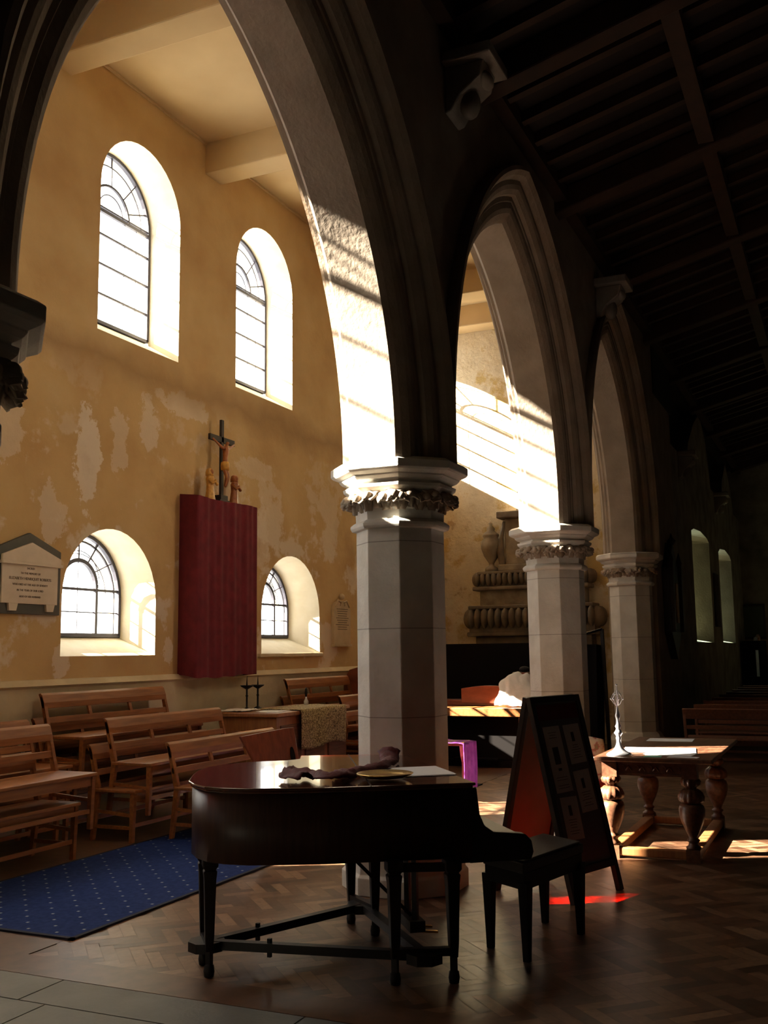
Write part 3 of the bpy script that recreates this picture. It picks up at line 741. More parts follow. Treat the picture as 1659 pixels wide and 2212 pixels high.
mb.box(LX0-.03, LX0-.018, LY0, LY1, .66, .68)
mb.build('carved_frieze', 'oak', ap)
for x in (LX0, LX1):
    for y in (LY0, LY1):
        mb = MB()
        mb.box(x-.055, x+.055, y-.055, y+.055, 0, .10)
        mb.lathe([(.055, .10), (.06, .115), (.04, .13), (.036, .15), (.05, .165), (.05, .175), (.034, .185), (.036, .2), (.06, .25), (.085, .31), (.098, .36), (.1, .41), (.092, .44), (.07, .455)], 24, (x, y, 0), flute=.03, fn=12)
        mb.lathe([(.06, .455), (.095, .475), (.1, .51), (.085, .545), (.055, .57)], 40, (x, y, 0), flute=.07, fn=12)
        mb.lathe([(.04, .57), (.045, .585), (.07, .60), (.078, .63), (.065, .65)], 32, (x, y, 0), flute=.12, fn=10)
        mb.box(x-.06, x+.06, y-.06, y+.06, .65, .785)
        mb.build('leg', 'oak', tb)
mb = MB()
for y in (LY0, LY1): mb.box(LX0, LX1, y-.045, y+.045, .02, .085)
for x in (LX0, LX1): mb.box(x-.045, x+.045, LY0, LY1, .02, .085)
mb.build('foot_rail', 'oak_light', tb, bevel=.01)
# candlestick
cs_ = thing('candlestick', 'tall silver openwork candlestick on the oak table corner', 'candlestick', (8.68, 1.80, .82))
mb = MB(); mb.lathe([(.105, 0), (.105, .008), (.09, .02), (.06, .035), (.035, .06), (.022, .09), (.018, .12), (.024, .14), (.018, .15), (.024, .165), (.036, .18), (.024, .2), (.016, .215), (.026, .235), (.014, .255), (.012, .29), (.022, .32), (.014, .345), (.008, .38), (.004, .41)], 24); mb.build('stem', 'silver', cs_)
mb = MB()
for i in range(7):
    a = i*2*math.pi/7; r_ = .05
    mb.tube([(0, 0, .40), (r_*.5*math.cos(a), r_*.5*math.sin(a), .42), (r_*math.cos(a), r_*math.sin(a), .46), (r_*.6*math.cos(a), r_*.6*math.sin(a), .50), (.01*math.cos(a), .01*math.sin(a), .53)], .0035, 6)
    mb.ball((r_*math.cos(a), r_*math.sin(a), .46), .008, 6); mb.ball((r_*.5*math.cos(a), r_*.5*math.sin(a), .50), .006, 6)
mb.tube([(0, 0, .40), (0, 0, .57)], .004, 6); mb.ball((0, 0, .575), .009, 8)
mb.build('openwork_head', 'silver', cs_)
def sheet(name, label, cat, x, y, w_, h_, a, m_, z=.82, t=.003, g=None):
    mb = MB(); mb.box(-w_/2, w_/2, -h_/2, h_/2, 0, t); o = mb.build(name, m_); o.location = (x, y, z); o.rotation_euler = (0, 0, R(a)); return tag(o, label, cat, g)
sheet('paper_sheet', 'large white sheet in full sun on the oak table, beside the candlestick', 'paper', 9.15, 1.55, .42, .60, 8, 'paper', z=.8235)
sheet('paper_sheet', 'white sheet near the front edge of the oak table, middle', 'paper', 8.86, 1.42, .24, .40, -4, 'paper')
sheet('paper_sheet', 'pale sheet at the far end of the oak table', 'paper', 10.2, 1.62, .30, .42, 3, 'paper')
sheet('card', 'small green card at the front edge of the oak table', 'card', 8.63, 1.52, .10, .14, 6, 'teal_paper')
sheet('card', 'narrow white card right of the small green card on the oak table', 'card', 8.64, 1.28, .10, .24, -3, 'paper')

# floral chair behind board
ch = thing('armchair', 'sunlit floral upholstered armchair between the notice board and oak table', 'armchair', (9.55, 2.42, 0), R(0))
mb = MB(); mb.box(-.25, .25, -.25, .25, .36, .48); mb.build('seat', 'red_seat', ch, 'red seat cushion', bevel=.03)
mb = MB(); mb.grid(lambda u, v: Vector((.27+.06*v, (u-.5)*.52*(1-.15*v*v), .42+v*.42+.03*math.cos((u-.5)*3))), 8, 8)
mb.build('backrest', 'floral', ch, solid=.07)
mb = MB(); mb.box(-.30, -.26, -.26, .24, .12, .62); mb.build('side_panel', 'floral', ch, 'pale floral fabric panel', bevel=.03)
for sx in (-.22, .22):
    for sy in (-.22, .22):
        mb = MB(); mb.lathe([(.015, 0), (.022, .05), (.016, .1), (.022, .15), (.016, .17), (.025, .18), (.025, .40)], 8, (sx, sy, 0)); mb.build('leg', 'oak_light', ch)

# ================================================================ BENCHES
def make_bench(L, label, group, mw='pew_wood'):
    t = thing('bench', label, 'bench', group=group)
    # back rails: posts lean back from y=-.05 (seat) to y=+.06 (top)
    def yb(z): return -.05+.12*max(0, (z-.45)/.42)
    mb = MB(); T_ = Matrix(((0, 0, 1, 0), (1, 0, 0, 0), (0, 1, 0, 0), (0, 0, 0, 1)))
    mb.prism([(yb(.73)-.025, .725), (yb(.78)-.032, .78), (yb(.84)-.022, .85), (yb(.86)+.0, .87), (yb(.86)+.022, .86), (yb(.8)+.012, .80), (yb(.73)+.006, .725)], 0, L, T=T_, smooth=False); mb.build('top_rail', mw, t, bevel=.004)
    mb = MB(); mb.prism([(yb(.60)-.02, .585), (yb(.64)-.02, .64), (yb(.64)+.008, .64), (yb(.6)+.008, .585)], 0, L, T=T_); mb.build('lower_rail', mw, t, bevel=.003)
    for x in (.02, L-.02):
        mb = MB(); mb.prism([(.03, 0), (-.01, 0), (-.075, .45), (yb(.84)-.03, .83), (yb(.84)+.01, .85), (-.02, .45)], x-.02, x+.02, T=T_); mb.build('back_post', mw, t, bevel=.004)
        mb = MB(); mb.prism([(-.42, 0), (-.46, 0), (-.475, .44), (-.425, .44)], x-.02, x+.02, T=T_); mb.build('front_leg', mw, t, bevel=.004)
        mb = MB(); mb.bar((x, -.44, .24), (x, -.02, .27), .022, .03); mb.bar((x, -.44, .13), (x, -.02, .13), .022, .03); mb.build('side_rung', mw, t)
    for k in (1, 2):
        mb = MB(); x = L*k/3; mb.prism([(yb(.62)-.018, .63), (yb(.74)-.018, .74), (yb(.74)+.004, .74), (yb(.62)+.004, .63)], x-.022, x+.022, T=T_); mb.build('back_slat', mw, t)
    mb = MB(); mb.box(-.01, L+.01, -.49, -.03, .44, .47); st_ = mb.build('seat', mw, t, bevel=.006)
    mb = MB(); mb.box(.03, L-.03, -.46, -.445, .36, .44); mb.build('front_apron', mw, t)
    mb = MB(); mb.bar((.03, -.44, .15), (L-.03, -.44, .15), .022, .035); mb.build('front_stretcher', mw, t)
    return t
G = 'light wooden slat-back benches by the aisle wall'
b0 = make_bench(1.93, 'front light wooden bench, directly behind the round end of the piano', G)
b0.location = (8.0, 5.80, .013)
dz = .235
def place(x, y, lev, label, a=0): return dup(b0, (x, y, lev*dz), R(a), label, G)
place(7.74, 6.50, 0, 'lower bench of the two-high stack behind the front bench')
place(7.84, 6.40, 1, 'upper bench of the two-high stack behind the front bench, its back rail across the middle')
place(7.62, 7.17, 0, 'bottom bench of the stack against the wall below the round window')
place(7.66, 7.12, 1, 'middle bench of the stack against the wall below the round window')
place(7.70, 7.07, 2, 'top bench of the stack against the wall below the round window')
place(5.07, 6.50, 0, 'lower bench of the two-high stack at the left edge of the photo')
place(5.18, 6.42, 1, 'upper bench of the two-high stack at the left edge, its long seat nearest the viewer')
place(5.57, 7.14, 0, 'lower bench of the stack at the far left, behind the one nearest the viewer')
place(5.60, 7.06, 1, 'upper bench of the stack at the far left, with only its thin top rail showing')
place(12.36, 7.17, 0, 'bottom bench of the stack on the wall right of the covered altar')
place(12.38, 7.12, 1, 'middle bench of the stack on the wall right of the covered altar')
place(12.40, 7.07, 2, 'top bench of the stack on the wall right of the covered altar')
place(12.62, 6.35, 1, 'upper bench half hidden by the pillar, right of the gold cloth')
place(12.62, 6.45, 0, 'lower bench half hidden by the pillar, right of the gold cloth')

# chair with red-brown back and hand slot
ch = thing('chair', 'low chair with red-brown panel back and oval hand slot, behind the piano', 'chair', (0, 0, .013))
mb = MB(); Tq = Matrix.Translation((8.18, 5.10, .47)) @ Matrix.Rotation(R(-9), 4, 'Z') @ Matrix.Rotation(R(-12), 4, 'X')
mb.prism([(.0, .46), (.62, .49), (.80, .49), (.80, 0), (.26, 0)], -.012, .012, T=Tq @ Matrix(((1, 0, 0, 0), (0, 0, 1, 0), (0, 1, 0, 0), (0, 0, 0, 1))))
bk = mb.build('backrest', 'mahogany', ch, 'red-brown panel', bevel=.004)
mb = MB(); mb.lathe([(.045, -.016), (.045, .016)], 20, T=Tq @ Matrix.Translation((.71, -.004, .22)) @ Matrix.Rotation(R(90), 4, 'X') @ Matrix.Diagonal((.7, 1.9, 1, 1))); mb.build('hand_slot', 'screen_black', bk)
mb = MB(); mb.box(.25, .8, -.42, 0, -.05, -.01, Tq); mb.build('seat', 'pew_wood', ch, bevel=.006)
for x in (.28, .77):
    for y in (-.4, -.02):
        p = Tq @ Vector((x, y, -.03)); mb = MB(); mb.bar((p.x, p.y, 0), p, .035); mb.build('leg', 'pew_wood', ch)

# ================================================================ ALTAR WITH GOLD CLOTH
al = thing('altar_chest', 'panelled wooden altar chest by the aisle wall, partly under gold cloth', 'altar', (0, 0, 0))
AX0, AX1, AYa, AYb = 10.46, 12.30, 6.11, 6.90
mb = MB(); mb.box(AX0+.03, AX1-.03, AYa+.03, AYb, .06, .95); mb.build('body', 'oak_light', al, bevel=.01)
mb = MB(); mb.box(AX0-.02, AX1+.02, AYa-.02, AYb+.02, .95, 1.0); mb.build('top', 'oak_light', al, bevel=.012)
mb = MB(); mb.box(AX0, AX1, AYa, AYb+.02, 0, .08); mb.build('plinth', 'oak_light', al, bevel=.01)
for k in range(2):
    y0 = AYa+.08+k*.35; mb = MB()
    pts = [(y0, .2), (y0+.28, .2), (y0+.28, .72)]+[(y0+.14+.14*math.cos(math.pi*i/8), .72+.07*math.sin(math.pi*i/8)) for i in range(1, 8)]+[(y0, .72)]
    mb.prism(pts, AX0+.012, AX0+.035, T=Matrix(((0, 0, 1, 0), (1, 0, 0, 0), (0, 1, 0, 0), (0, 0, 0, 1)))); mb.build('arched_panel', 'oak_light', al, bevel=.012)
for k in range(3):
    x0 = AX0+.1+k*.6; mb = MB(); mb.box(x0, x0+.5, AYa+.01, AYa+.035, .15, .85); mb.build('front_panel', 'oak', al, bevel=.012)
mb = MB()
def gc(u, v):
    x = 10.95+u*1.20; L1 = .62
    s_ = v*1.08
    if s_ < L1: return Vector((x, AYa+L1-.04-s_, 1.012+.008*noise.noise(Vector((u*8, v*8, 0)))))
    return Vector((x+.01*math.sin(u*9), AYa-.045-.012*math.sin(u*17)*(s_-L1)*2, 1.01-(s_-L1)*(1+.05*math.sin(u*7))))
mb.grid(gc, 30, 30)
tag(mb.build('altar_cloth', 'gold_weave', solid=.006, normals=False), 'rough gold-brown woven cloth draped over the altar chest', 'cloth')
mb = MB(); mb.grid(lambda u, v: Vector((10.50+u*.42, 6.62+v*.36, 1.012+.022*abs(noise.noise(Vector((u*5, v*5, 2)))))), 14, 14)
tag(mb.build('white_linen', 'white_cloth', solid=.004, normals=False), 'rumpled white linen on the left end of the altar chest', 'cloth')
mb = MB(); mb.prism([(10.58, 6.20), (10.95, 6.20), (10.95, 6.55), (10.7, 6.56), (10.56, 6.4)], 1.002, 1.006)
tag(mb.build('white_sheet', 'paper'), 'flat white cloth in the sun on the altar chest corner', 'cloth')
def pricket(x, y, lab):
    t = thing('pricket_candlestick', lab, 'candlestick', (x, y, 1.0))
    mb = MB(); mb.lathe([(.05, 0), (.05, .01), (.012, .03), (.012, .16), (.02, .17), (.012, .18), (.012, .26)], 12); mb.build('stem', 'iron', t)
    mb = MB(); mb.lathe([(.014, .25), (.075, .285), (.085, .30), (.078, .30), (.014, .27)], 16); mb.build('drip_pan', 'iron', t)
    mb = MB(); mb.lathe([(.012, .28), (.006, .36), (.002, .42)], 8); mb.build('spike', 'iron', t)
pricket(11.02, 6.88, 'left one of two dark iron pricket candlesticks on the altar chest')
pricket(11.28, 6.88, 'right one of two dark iron pricket candlesticks on the altar chest')
t = thing('cruet', 'small glass cruet with dark stopper on the gold cloth', 'bottle', (11.95, 6.55, 1.02))
mb = MB(); mb.lathe([(.03, 0), (.032, .04), (.012, .08), (.012, .1)], 16); mb.build('body', 'paper', t)
mb = MB(); mb.lathe([(.012, .1), (.014, .12), (.02, .15), (.014, .2), (.004, .22)], 12); mb.build('stopper', 'iron', t)

# tall dark pew end by pillar
mb = MB(); mb.prism([(0, 0), (.5, 0), (.5, 1.25), (.4, 1.42), (.25, 1.46), (.1, 1.40), (0, 1.2)], 14.38, 14.46, T=Matrix(((0, 0, 1, 0), (1, 0, 0, 6.72), (0, 1, 0, 0), (0, 0, 0, 1))))
tag(mb.build('bench_end', 'mahogany', bevel=.01), 'tall dark red shaped bench end against the wall, just left of the near pillar', 'bench end')

# ================================================================ WALL ITEMS
# maroon covered panel
mb = MB()
PXa, PXb, PZ0, PZ1, PY = 10.14, 11.50, 1.42, 3.60, 7.03
def pf_(u, v):
    # wrap: left side, front, right side
    L1, L2 = .26, PXb-PXa; tot = 2*L1+L2; s_ = u*tot
    z_ = PZ0+v*(PZ1-PZ0)+(.006*math.sin(u*31) if v < .01 else 0)
    fold = .008*math.sin(s_*19+.6*math.sin(v*3))+.005*math.sin(s_*43+v)
    if s_ < L1: return Vector((PXa+fold*.3, WY-s_, z_+.03*(1-s_/L1)))
    if s_ < L1+L2: x_ = s_-L1; return Vector((PXa+x_, PY-fold*min(1, x_*8, (L2-x_)*8), z_-.012*math.sin(x_*4)))
    return Vector((PXb, PY+(s_-L1-L2), z_))
mb.grid(pf_, 110, 20)
mb.box(PXa+.02, PXb-.02, PY+.02, WY, PZ0+.03, PZ1-.025)
vp = tag(mb.build('veiled_panel', 'maroon_cloth', normals=False), 'tall wall panel veiled in pleated maroon cloth, between the two low windows', 'panel')

def skin_fig(name, nodes_, edges_, m_, parent=None, loc=(0, 0, 0), rz=0):
    me = bpy.data.meshes.new(name); me.from_pydata([n_[:3] for n_ in nodes_], edges_, []); me.materials.append(M[m_])
    o = bpy.data.objects.new(name, me); COL.objects.link(o); o.location = loc; o.rotation_euler = (0, 0, rz)
    if parent: o.parent = parent
    md = o.modifiers.new('skin', 'SKIN'); md.use_smooth_shade = True
    for i, n_ in enumerate(nodes_): me.skin_vertices[0].data[i].radius = (n_[3], n_[4] if len(n_) > 4 else n_[3]); me.skin_vertices[0].data[i].use_root = (i == 0)
    s2 = o.modifiers.new('sub', 'SUBSURF'); s2.levels = s2.render_levels = 2
    return o
cr = thing('crucifix', 'dark wooden crucifix with carved figure, on top of the maroon panel', 'crucifix', (10.80, 7.14, 3.585))
mb = MB(); mb.bar((0, 0, .05), (0, 0, 1.08), .055, .035); mb.bar((-.28, 0, .82), (.28, 0, .82), .035, .075); mb.build('cross', 'cross_wood', cr, bevel=.003)
mb = MB(); mb.box(-.11, .11, -.06, .06, 0, .04); mb.box(-.08, .08, -.05, .05, .04, .10); mb.build('base', 'cross_wood', cr, bevel=.004)
y = -.055
nd = [(0, y, .50, .042, .035), (0, y, .58, .038, .03), (0, y-.01, .66, .052, .036), (0, y-.012, .71, .03, .025), (0, y-.03, .755, .016), (.01, y-.04, .79, .032), (-.06, y, .70, .022), (-.15, y+.01, .745, .015), (-.25, y+.025, .80, .012), (.06, y, .70, .022), (.15, y+.01, .745, .015), (.25, y+.025, .80, .012), (-.025, y, .44, .028), (-.02, y-.04, .33, .021), (-.005, y, .21, .014), (.025, y, .44, .028), (.02, y-.04, .33, .021), (.005, y, .20, .014)]
skin_fig('carved_body', nd, [(0, 1), (1, 2), (2, 3), (3, 4), (4, 5), (3, 6), (6, 7), (7, 8), (3, 9), (9, 10), (10, 11), (0, 12), (12, 13), (13, 14), (0, 15), (15, 16), (16, 17)], 'figure_wood', cr)
mb = MB(); mb.lathe([(.05, .42), (.058, .47), (.052, .52), (.044, .53)], 14, (0, y, 0)); mb.build('loincloth', 'figure_gold', cr)
def robed(x, lab, m_, ln):
    t = thing('carved_figure', lab, 'statuette', (x, 7.14, 3.585))
    mb = MB()
    mb.lathe([(.075, 0), (.08, .02), (.07, .06), (.062, .12), (.055, .18), (.06, .24), (.068, .28), (.05, .315), (.022, .33)], 18, (0, 0, 0), flute=.09, fn=7, T=Matrix.Shear('XY', 4, (ln, 0)) @ Matrix.Diagonal((1, .75, 1, 1)))
    mb.build('robe', m_, t)
    mb = MB(); mb.ball((ln*.36, -.01, .365), .036, 12, (.9, 1, 1.15)); hd = mb.build('head', 'figure_wood', t)
    mb = MB(); mb.lathe([(.05, .32), (.05, .36), (.042, .395), (.02, .412)], 12, (ln*.36, .012, 0)); mb.build('veil', m_, hd)
    mb = MB(); mb.tube([(-.06, -.03, .27), (-.05, -.07, .21), (0, -.075, .24), (.015, -.08, .26)], [.022, .02, .014, .01], 8); mb.tube([(.06, -.03, .27), (.05, -.07, .21), (.01, -.075, .24), (0, -.08, .26)], [.022, .02, .014, .01], 8); mb.build('folded_arms', m_, t)
robed(10.55, 'small gilded robed figure left of the crucifix, on the maroon panel', 'figure_gold', 0)
robed(11.09, 'small brown robed figure right of the crucifix, on the maroon panel', 'figure_wood', .08)

# text helper
def text_mesh(lines, parent, m_='letter', name='inscription_line'):
    for txt, x, z, size, y, sx in lines:
        mb = MB(); cu = bpy.data.curves.new('t', 'FONT'); cu.body = txt; cu.size = size; cu.align_x = 'CENTER'; cu.extrude = .0015
        o = bpy.data.objects.new('t', cu); COL.objects.link(o); dg = bpy.context.evaluated_depsgraph_get(); dg.update()
        me = bpy.data.meshes.new_from_object(o.evaluated_get(dg)); COL.objects.unlink(o); bpy.data.objects.remove(o)
        Tt = Matrix.Translation((x, y, z)) @ Matrix.Rotation(R(90), 4, 'X') @ Matrix.Diagonal((sx, 1, 1, 1))
        me.transform(Tt); mb.bm.from_mesh(me); bpy.data.meshes.remove(me)
        mb.build(name, m_, parent, normals=False)
ms = Matrix(((1, 0, 0, 0), (0, 0, 1, 0), (0, 1, 0, 0), (0, 0, 0, 1)))
tb1 = thing('memorial_tablet', 'gabled marble memorial tablet on dark slate, at the left edge', 'memorial', (7.66, WY, 0))
mb = MB(); mb.prism([(-.47, 2.10), (.41, 2.10), (.41, 2.74), (-.03, 2.90), (-.47, 2.72)], -.04, 0, T=ms); mb.build('slate_backing', 'slate', tb1, bevel=.006)
mb = MB(); mb.box(-.40, .35, -.06, -.04, 2.20, 2.58); mb.build('inscribed_slab', 'marble', tb1, bevel=.004)
mb = MB(); mb.prism([(-.41, 2.60), (.38, 2.60), (.38, 2.66), (-.03, 2.80), (-.41, 2.66)], -.075, -.04, T=ms); mb.box(-.42, .39, -.09, -.04, 2.575, 2.605); mb.build('pediment', 'marble', tb1, bevel=.004)
for x in (-.30, .20):
    mb = MB(); mb.prism([(x, 2.13), (x+.09, 2.13), (x+.11, 2.20), (x-.01, 2.20)], -.065, -.04, T=ms); mb.build('bracket', 'marble', tb1)
text_mesh([('SACRED', -.03, 2.535, .028, -.061, 1), ('TO THE MEMORY OF', -.03, 2.485, .028, -.061, 1), ('ELIZABETH HENRIQUIT ROBERTS', -.03, 2.43, .038, -.061, 1.0),
           ('WHO DIED AT THE AGE OF SEVENTY', -.03, 2.375, .028, -.061, 1), ('IN THE YEAR OF OUR LORD', -.03, 2.32, .028, -.061, 1), ('ALSO OF HER HUSBAND', -.03, 2.26, .026, -.061, 1)], tb1)
tb2 = thing('memorial_plaque', 'narrow pale memorial plaque with scrolled top, left of the near pillar', 'memorial', (14.42, WY, 0))
mb = MB(); mb.prism([(-.29, 1.82), (.29, 1.82), (.29, 2.36), (.22, 2.46), (.1, 2.50), (-.1, 2.50), (-.22, 2.46), (-.29, 2.36)], -.05, 0, T=ms); mb.build('slab', 'marble_dim', tb2, bevel=.006)
mb = MB(); mb.box(-.31, .31, -.07, 0, 1.78, 1.82); mb.build('sill', 'marble_dim', tb2, bevel=.004)
mb = MB()
for s_ in (-1, 1): mb.tube([(s_*.24, -.05, 2.40), (s_*.15, -.05, 2.50), (s_*.05, -.05, 2.47), (s_*.08, -.05, 2.42)], .015, 6)
mb.ball((-.02, -.05, 2.56), .05, 10); mb.build('scroll_crest', 'marble_dim', tb2)
mb = MB()
for i in range(10):
    z_ = 2.36-i*.035; w_ = random.uniform(.14, .24); mb.box(-w_, w_, -.0515, -.05, z_, z_+.009)
mb.build('inscription', 'letter', tb2)

# nave wall items
t = thing('wall_shrine', 'tall dark gothic shrine frame with spike ends, on the nave wall past the pillars', 'shrine', (17.45, NY, 0))
mb = MB(); mb.prism([(-.5, 1.95), (0, 1.50), (.5, 1.95), (.5, 3.0), (.35, 3.08), (0, 3.45), (-.35, 3.08), (-.5, 3.0)], -.12, 0, T=ms); mb.build('case', 'board_frame', t, bevel=.01)
mb = MB(); mb.box(-.25, .25, -.14, -.12, 2.0, 2.9); mb.build('inner_panel', 'notice', t)
mb = MB()
for x in (-.45, .45): mb.bar((x, -.14, 1.95), (x, -.14, 3.1), .08); mb.lathe([(.06, 3.1), (.005, 3.3)], 6, (x, -.14, 0), smooth=False)
mb.lathe([(.04, 3.4), (.08, 3.47), (.03, 3.52), (.005, 3.6)], 8, (0, -.1, 0)); mb.build('pinnacles', 'board_frame', t)
mb = MB(); mb.box(-.10, .10, -.16, -.14, 2.1, 2.75); mb.build('gilt_figure', 'figure_gold', t)
mb = MB(); mb.box(23.95, 24.6, NY-.06, NY, 2.15, 3.35); tag(mb.build('wall_board', 'dark_timber', bevel=.01), 'narrow dark board on the nave wall between the two lancet windows', 'board')
t = thing('framed_notice', 'dark framed notice on the far end wall', 'notice', (31, 2.46, 0))
mb = MB(); mb.box(-.05, 0, -.34, .34, 1.9, 2.9); mb.build('frame', 'board_frame', t, bevel=.01)
mb = MB(); mb.box(-.06, -.05, -.28, .28, 1.97, 2.83); mb.build('sheet', 'notice', t)
t = thing('statue_stand', 'small pale figure on a slim grey stand by the far end wall', 'statue', (30.3, 2.30, 0))
mb = MB(); mb.lathe([(.2, 0), (.2, .1), (.14, .15), (.13, 1.3), (.18, 1.38), (.18, 1.45)], 8, smooth=False); mb.build('stand', 'pedestal_grey', t)
mb = MB(); mb.lathe([(.11, 1.45), (.12, 1.5), (.1, 1.7), (.11, 1.82), (.05, 1.88), (.06, 1.9), (.065, 1.96), (.03, 2.03)], 14, flute=.06, fn=5); mb.build('figure', 'statue_paint', t)
t = thing('cupboard', 'tall black cupboard with pale front strip, below the far lancet window', 'cupboard', (29.5, 2.35, 0))
mb = MB(); mb.box(-.25, .25, -.30, .30, 0, 1.85); mb.build('body', 'screen_black', t, bevel=.02)
mb = MB(); mb.box(-.27, -.25, -.12, -.05, .9, 1.6); mb.build('paper_strip', 'paper', t)
mb = MB(); mb.lathe([(.06, 1.85), (.05, 1.93), (.01, 1.96)], 10, (0, -.05, 0)); mb.build('candle_cup', 'paper', t)

# ================================================================ MONUMENT on end wall
mo = thing('wall_monument', 'large carved stone wall monument with urns, on the aisle end wall', 'monument', (XE, 5.28, 0))
def mbox(name, x, y, z0, z1, m_='monument_stone', bv=.02): mb = MB(); mb.box(-x, 0, -y, y, z0, z1); return mb.build(name, m_, mo, bevel=bv)
mbox('base_block', .35, 1.10, 0, 1.95)
mbox('lower_shelf', .50, 1.22, 1.95, 2.03)
mb = MB()
def gadroon(mb, xd, yh, zc, r_, n_):
    for i in range(n_):
        y_ = -yh+(i+.5)*2*yh/n_; mb.ball((-xd, y_, zc), r_, 8, (.9, .8*yh/n_/r_*1.25, 1.1))
    for s_ in (-1, 1):
        for k in range(3): mb.ball((-xd+(k+1)*xd/3.5, s_*yh, zc), r_, 8, (.8, .8, 1.1))
gadroon(mb, .48, 1.20, 2.28, .17, 18); mb.box(-.46, 0, -1.18, 1.18, 2.03, 2.42); mb.build('lower_gadroon_band', 'monument_stone', mo)
mbox('lower_cornice', .52, 1.18, 2.45, 2.52); mbox('middle_block', .34, 1.0, 2.50, 2.82, 'monument_light')
mb = MB(); gadroon(mb, .36, 1.08, 3.02, .12, 20); mb.box(-.34, 0, -1.05, 1.05, 2.85, 3.1); mb.build('upper_gadroon_band', 'monument_stone', mo)
mbox('middle_shelf', .48, 1.10, 2.80, 2.87); mbox('upper_shelf', .42, 1.02, 3.10, 3.16); mbox('pedestal_plinth', .38, .62, 3.16, 3.28, 'monument_light')
mbox('pedestal', .28, .50, 3.28, 4.15, 'monument_light'); mbox('pedestal_cornice', .40, .62, 4.15, 4.28)
mb = MB(); mb.prism([(-.30, 4.28), (.30, 4.28), (.24, 5.0), (.12, 5.9), (0, 6.1), (-.12, 5.9), (-.24, 5.0)], -.16, 0, T=Matrix(((0, 0, 1, 0), (1, 0, 0, 0), (0, 1, 0, 0), (0, 0, 0, 1)))); mb.build('obelisk', 'monument_light', mo, bevel=.01)
for s_ in (-1, 1):
    mb = MB(); mb.lathe([(.12, 3.16), (.12, 3.22), (.05, 3.28), (.05, 3.32), (.13, 3.45), (.18, 3.60), (.19, 3.72), (.13, 3.80), (.15, 3.84), (.15, 3.87), (.07, 3.94), (.08, 3.98), (.03, 4.04), (.04, 4.08), (.005, 4.14)], 20, (-.25, s_*.78, 0), flute=.04, fn=10); mb.build('urn', 'monument_light', mo)
    mb = MB(); mb.tube([(-.27, s_*.50, 4.1), (-.3, s_*.56, 3.8), (-.3, s_*.58, 3.5), (-.3, s_*.54, 3.22), (-.3, s_*.60, 3.05)], [.03, .05, .07, .06, .01], 8); mb.build('swag', 'monument_stone', mo)

# ================================================================ ORGAN GROUP
mb = MB(); mb.box(15.55, 15.62, 4.38, 6.3, 0, 1.80); sc = MB
o = tag(mb.build('folding_screen', 'screen_black', bevel=.005), 'plain black screen standing behind the organ console', 'screen')
og = thing('organ_console', 'wooden organ console with curved music desk, sun on its shelf', 'organ', (0, 0, 0))
OX = 14.3
mb = MB(); mb.box(OX, OX+.60, 4.30, 5.85, .74, .86); mb.build('key_shelf', 'pew_wood', og, bevel=.01)
mb = MB(); mb.box(OX+.25, OX+.95, 4.32, 5.83, .10, .74); mb.build('case', 'screen_black', og, bevel=.01)  # case coloured near-black to stand in for shade under the key shelf
mb = MB(); mb.box(OX+.2, OX+.95, 4.30, 5.85, 0, .10); mb.build('plinth', 'screen_black', og)
mb = MB(); mb.box(OX+.60, OX+.95, 4.32, 5.83, .86, .95); mb.build('upper_case', 'mahogany', og, bevel=.01)
mb = MB(); pts = [(4.55, .90), (5.45, .90)]+[(5.45-.9*i/10, 1.12+.045*math.sin(math.pi*i/10)) for i in range(11)]
mb.prism(pts, OX+.56, OX+.60, T=Matrix(((0, 0, 1, 0), (1, 0, 0, 0), (0, 1, 0, 0), (0, 0, 0, 1)))); mb.build('music_desk', 'mahogany', og, bevel=.006)
mb = MB(); mb.box(OX+.02, OX+.2, 4.75, 5.4, .12, .14); mb.build('pedal_board', 'screen_black', og)
for yy in (4.34, 5.78):
    mb = MB(); mb.box(OX+.02, OX+.08, yy, yy+.05, 0, .74); mb.build('leg', 'mahogany', og)
# white surplice on the shelf with dark object
mb = MB()
def sp_(u, v):
    y_ = 4.82-u*.56; zt = 1.24+.12*math.sin(u*math.pi)+.03*noise.noise(Vector((u*6, 1, 2))); s_ = v
    xx = OX+.62-.34*s_-.010*math.sin(u*22+2*v)*(.3+s_); zz = zt-(s_**1.2)*(zt-.875)
    return Vector((xx, y_+.02*math.sin(v*9), max(.872, zz+.012*noise.noise(Vector((u*9, v*7, 5))))))
mb.grid(sp_, 40, 22)
tag(mb.build('surplice', 'white_cloth', solid=.008, normals=False), 'crumpled white surplice heaped on the right of the organ console', 'cloth')
mb = MB(); mb.box(14.96, 15.18, 4.42, 4.66, .95, 1.36); tag(mb.build('hymn_box', 'mahogany', bevel=.01), 'dark red box behind the white surplice on the organ console', 'box')
mb = MB(); mb.ball((15.07, 4.50, 1.40), .07, 12, (1.1, 1.2, .7)); tag(mb.build('black_cap', 'black_cloth'), 'small black cap on the dark red box behind the surplice', 'hat')
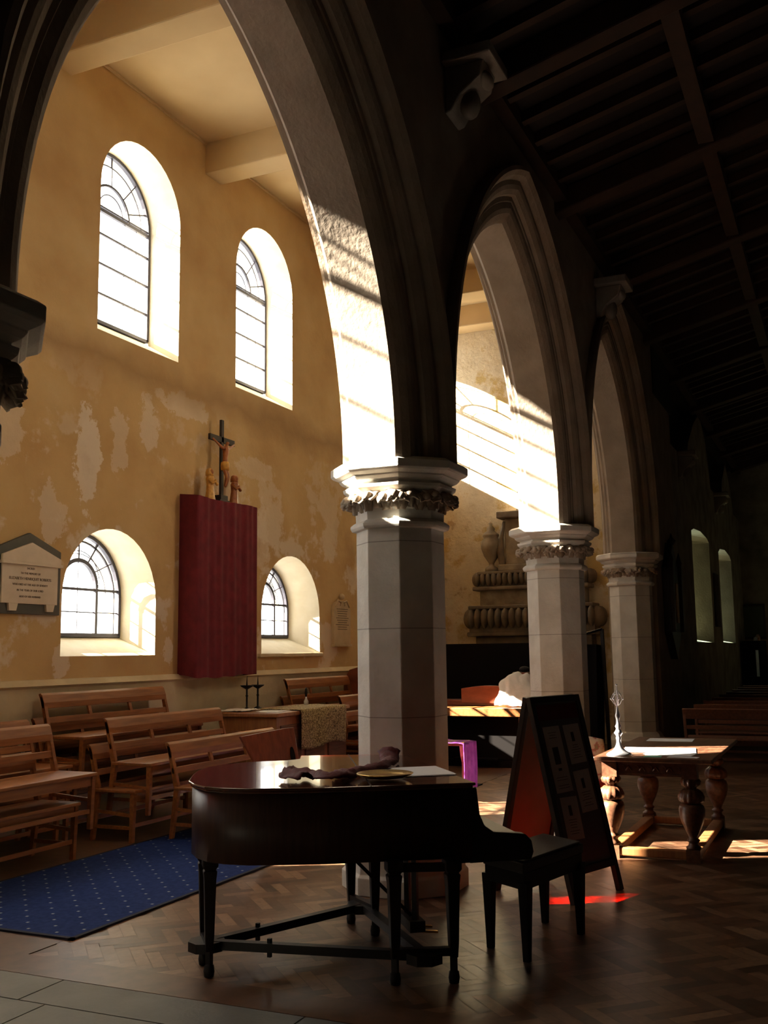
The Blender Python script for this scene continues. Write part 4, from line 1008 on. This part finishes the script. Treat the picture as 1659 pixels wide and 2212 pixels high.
# organ stool with purple cloth
sl = thing('organ_bench', 'light wooden organ bench with shaped end, below the purple cloth', 'bench', (11.35, 4.25, .013), R(8))
mb = MB(); mb.box(-.17, .17, -.14, .62, .60, .64); mb.build('seat', 'pew_wood', sl, bevel=.006)
for y_ in (-.10, .56):
    mb = MB(); mb.prism([(-.15, 0), (-.08, .05), (-.03, .12), (-.03, .40), (-.10, .48), (-.15, .6), (.15, .6), (.10, .48), (.03, .40), (.03, .12), (.08, .05), (.15, 0)], y_-.02, y_+.02, T=ms); mb.build('shaped_end', 'oak_light', sl)
mb = MB(); mb.bar((0, -.1, .16), (0, .56, .16), .05, .03); mb.build('stretcher', 'oak_light', sl)
mb = MB()
def pc_(u, v):
    x_ = 11.12+u*.40; s_ = v*1.0
    if s_ < .36: return Vector((x_, 4.46-s_, .650+.012*noise.noise(Vector((u*6, v*9, 0)))))
    d_ = s_-.36; return Vector((x_+.02*math.sin(d_*5), 4.085-.02*math.sin(u*20)-.015, .65-d_*.85*(1+.06*math.sin(u*6))))
mb.grid(pc_, 30, 30)
tag(mb.build('purple_cloth', 'purple_cloth', solid=.006, normals=False), 'bright purple cloth hanging over the organ bench, in the sun', 'cloth')

# slatted folded rack behind second pillar
t = thing('folded_rack', 'dark folded rack with ribbed edge, leaning right of the second pillar', 'rack', (13.3, 3.10, 0), R(-8))
mb = MB(); mb.bar((-.16, .12, 0), (-.10, .10, 1.86), .05, .05); mb.bar((.22, -.16, 0), (.14, -.14, 1.95), .04, .04); mb.bar((-.10, .10, 1.86), (.14, -.14, 1.95), .03); mb.build('frame', 'iron', t)
mb = MB(); mb.box(-.10, .16, -.10, .06, 0.02, 1.75, Matrix.Rotation(R(4), 4, 'Y')); mb.build('folded_panel', 'screen_black', t)
mb = MB()
for i in range(32): mb.box(-.20, -.12, .05, .17, .05+i*.04, .07+i*.04)
mb.build('ribbed_edge', 'iron', t)

# ================================================================ NAVE PEWS
GP = 'dark pews in the nave'
p0 = make_bench(3.4, 'nearest dark nave pew, beyond the oak table', GP, 'dark_pew')
p0.location = (14.72, -1.25, 0); p0.rotation_euler = (0, 0, R(90))
ordn = ['second', 'third', 'fourth', 'fifth', 'sixth', 'seventh', 'eighth', 'ninth']
for i in range(8):
    dup(p0, (15.85+i*1.1, -1.25, 0), R(90), '%s dark nave pew counted from the oak table' % ordn[i], GP)
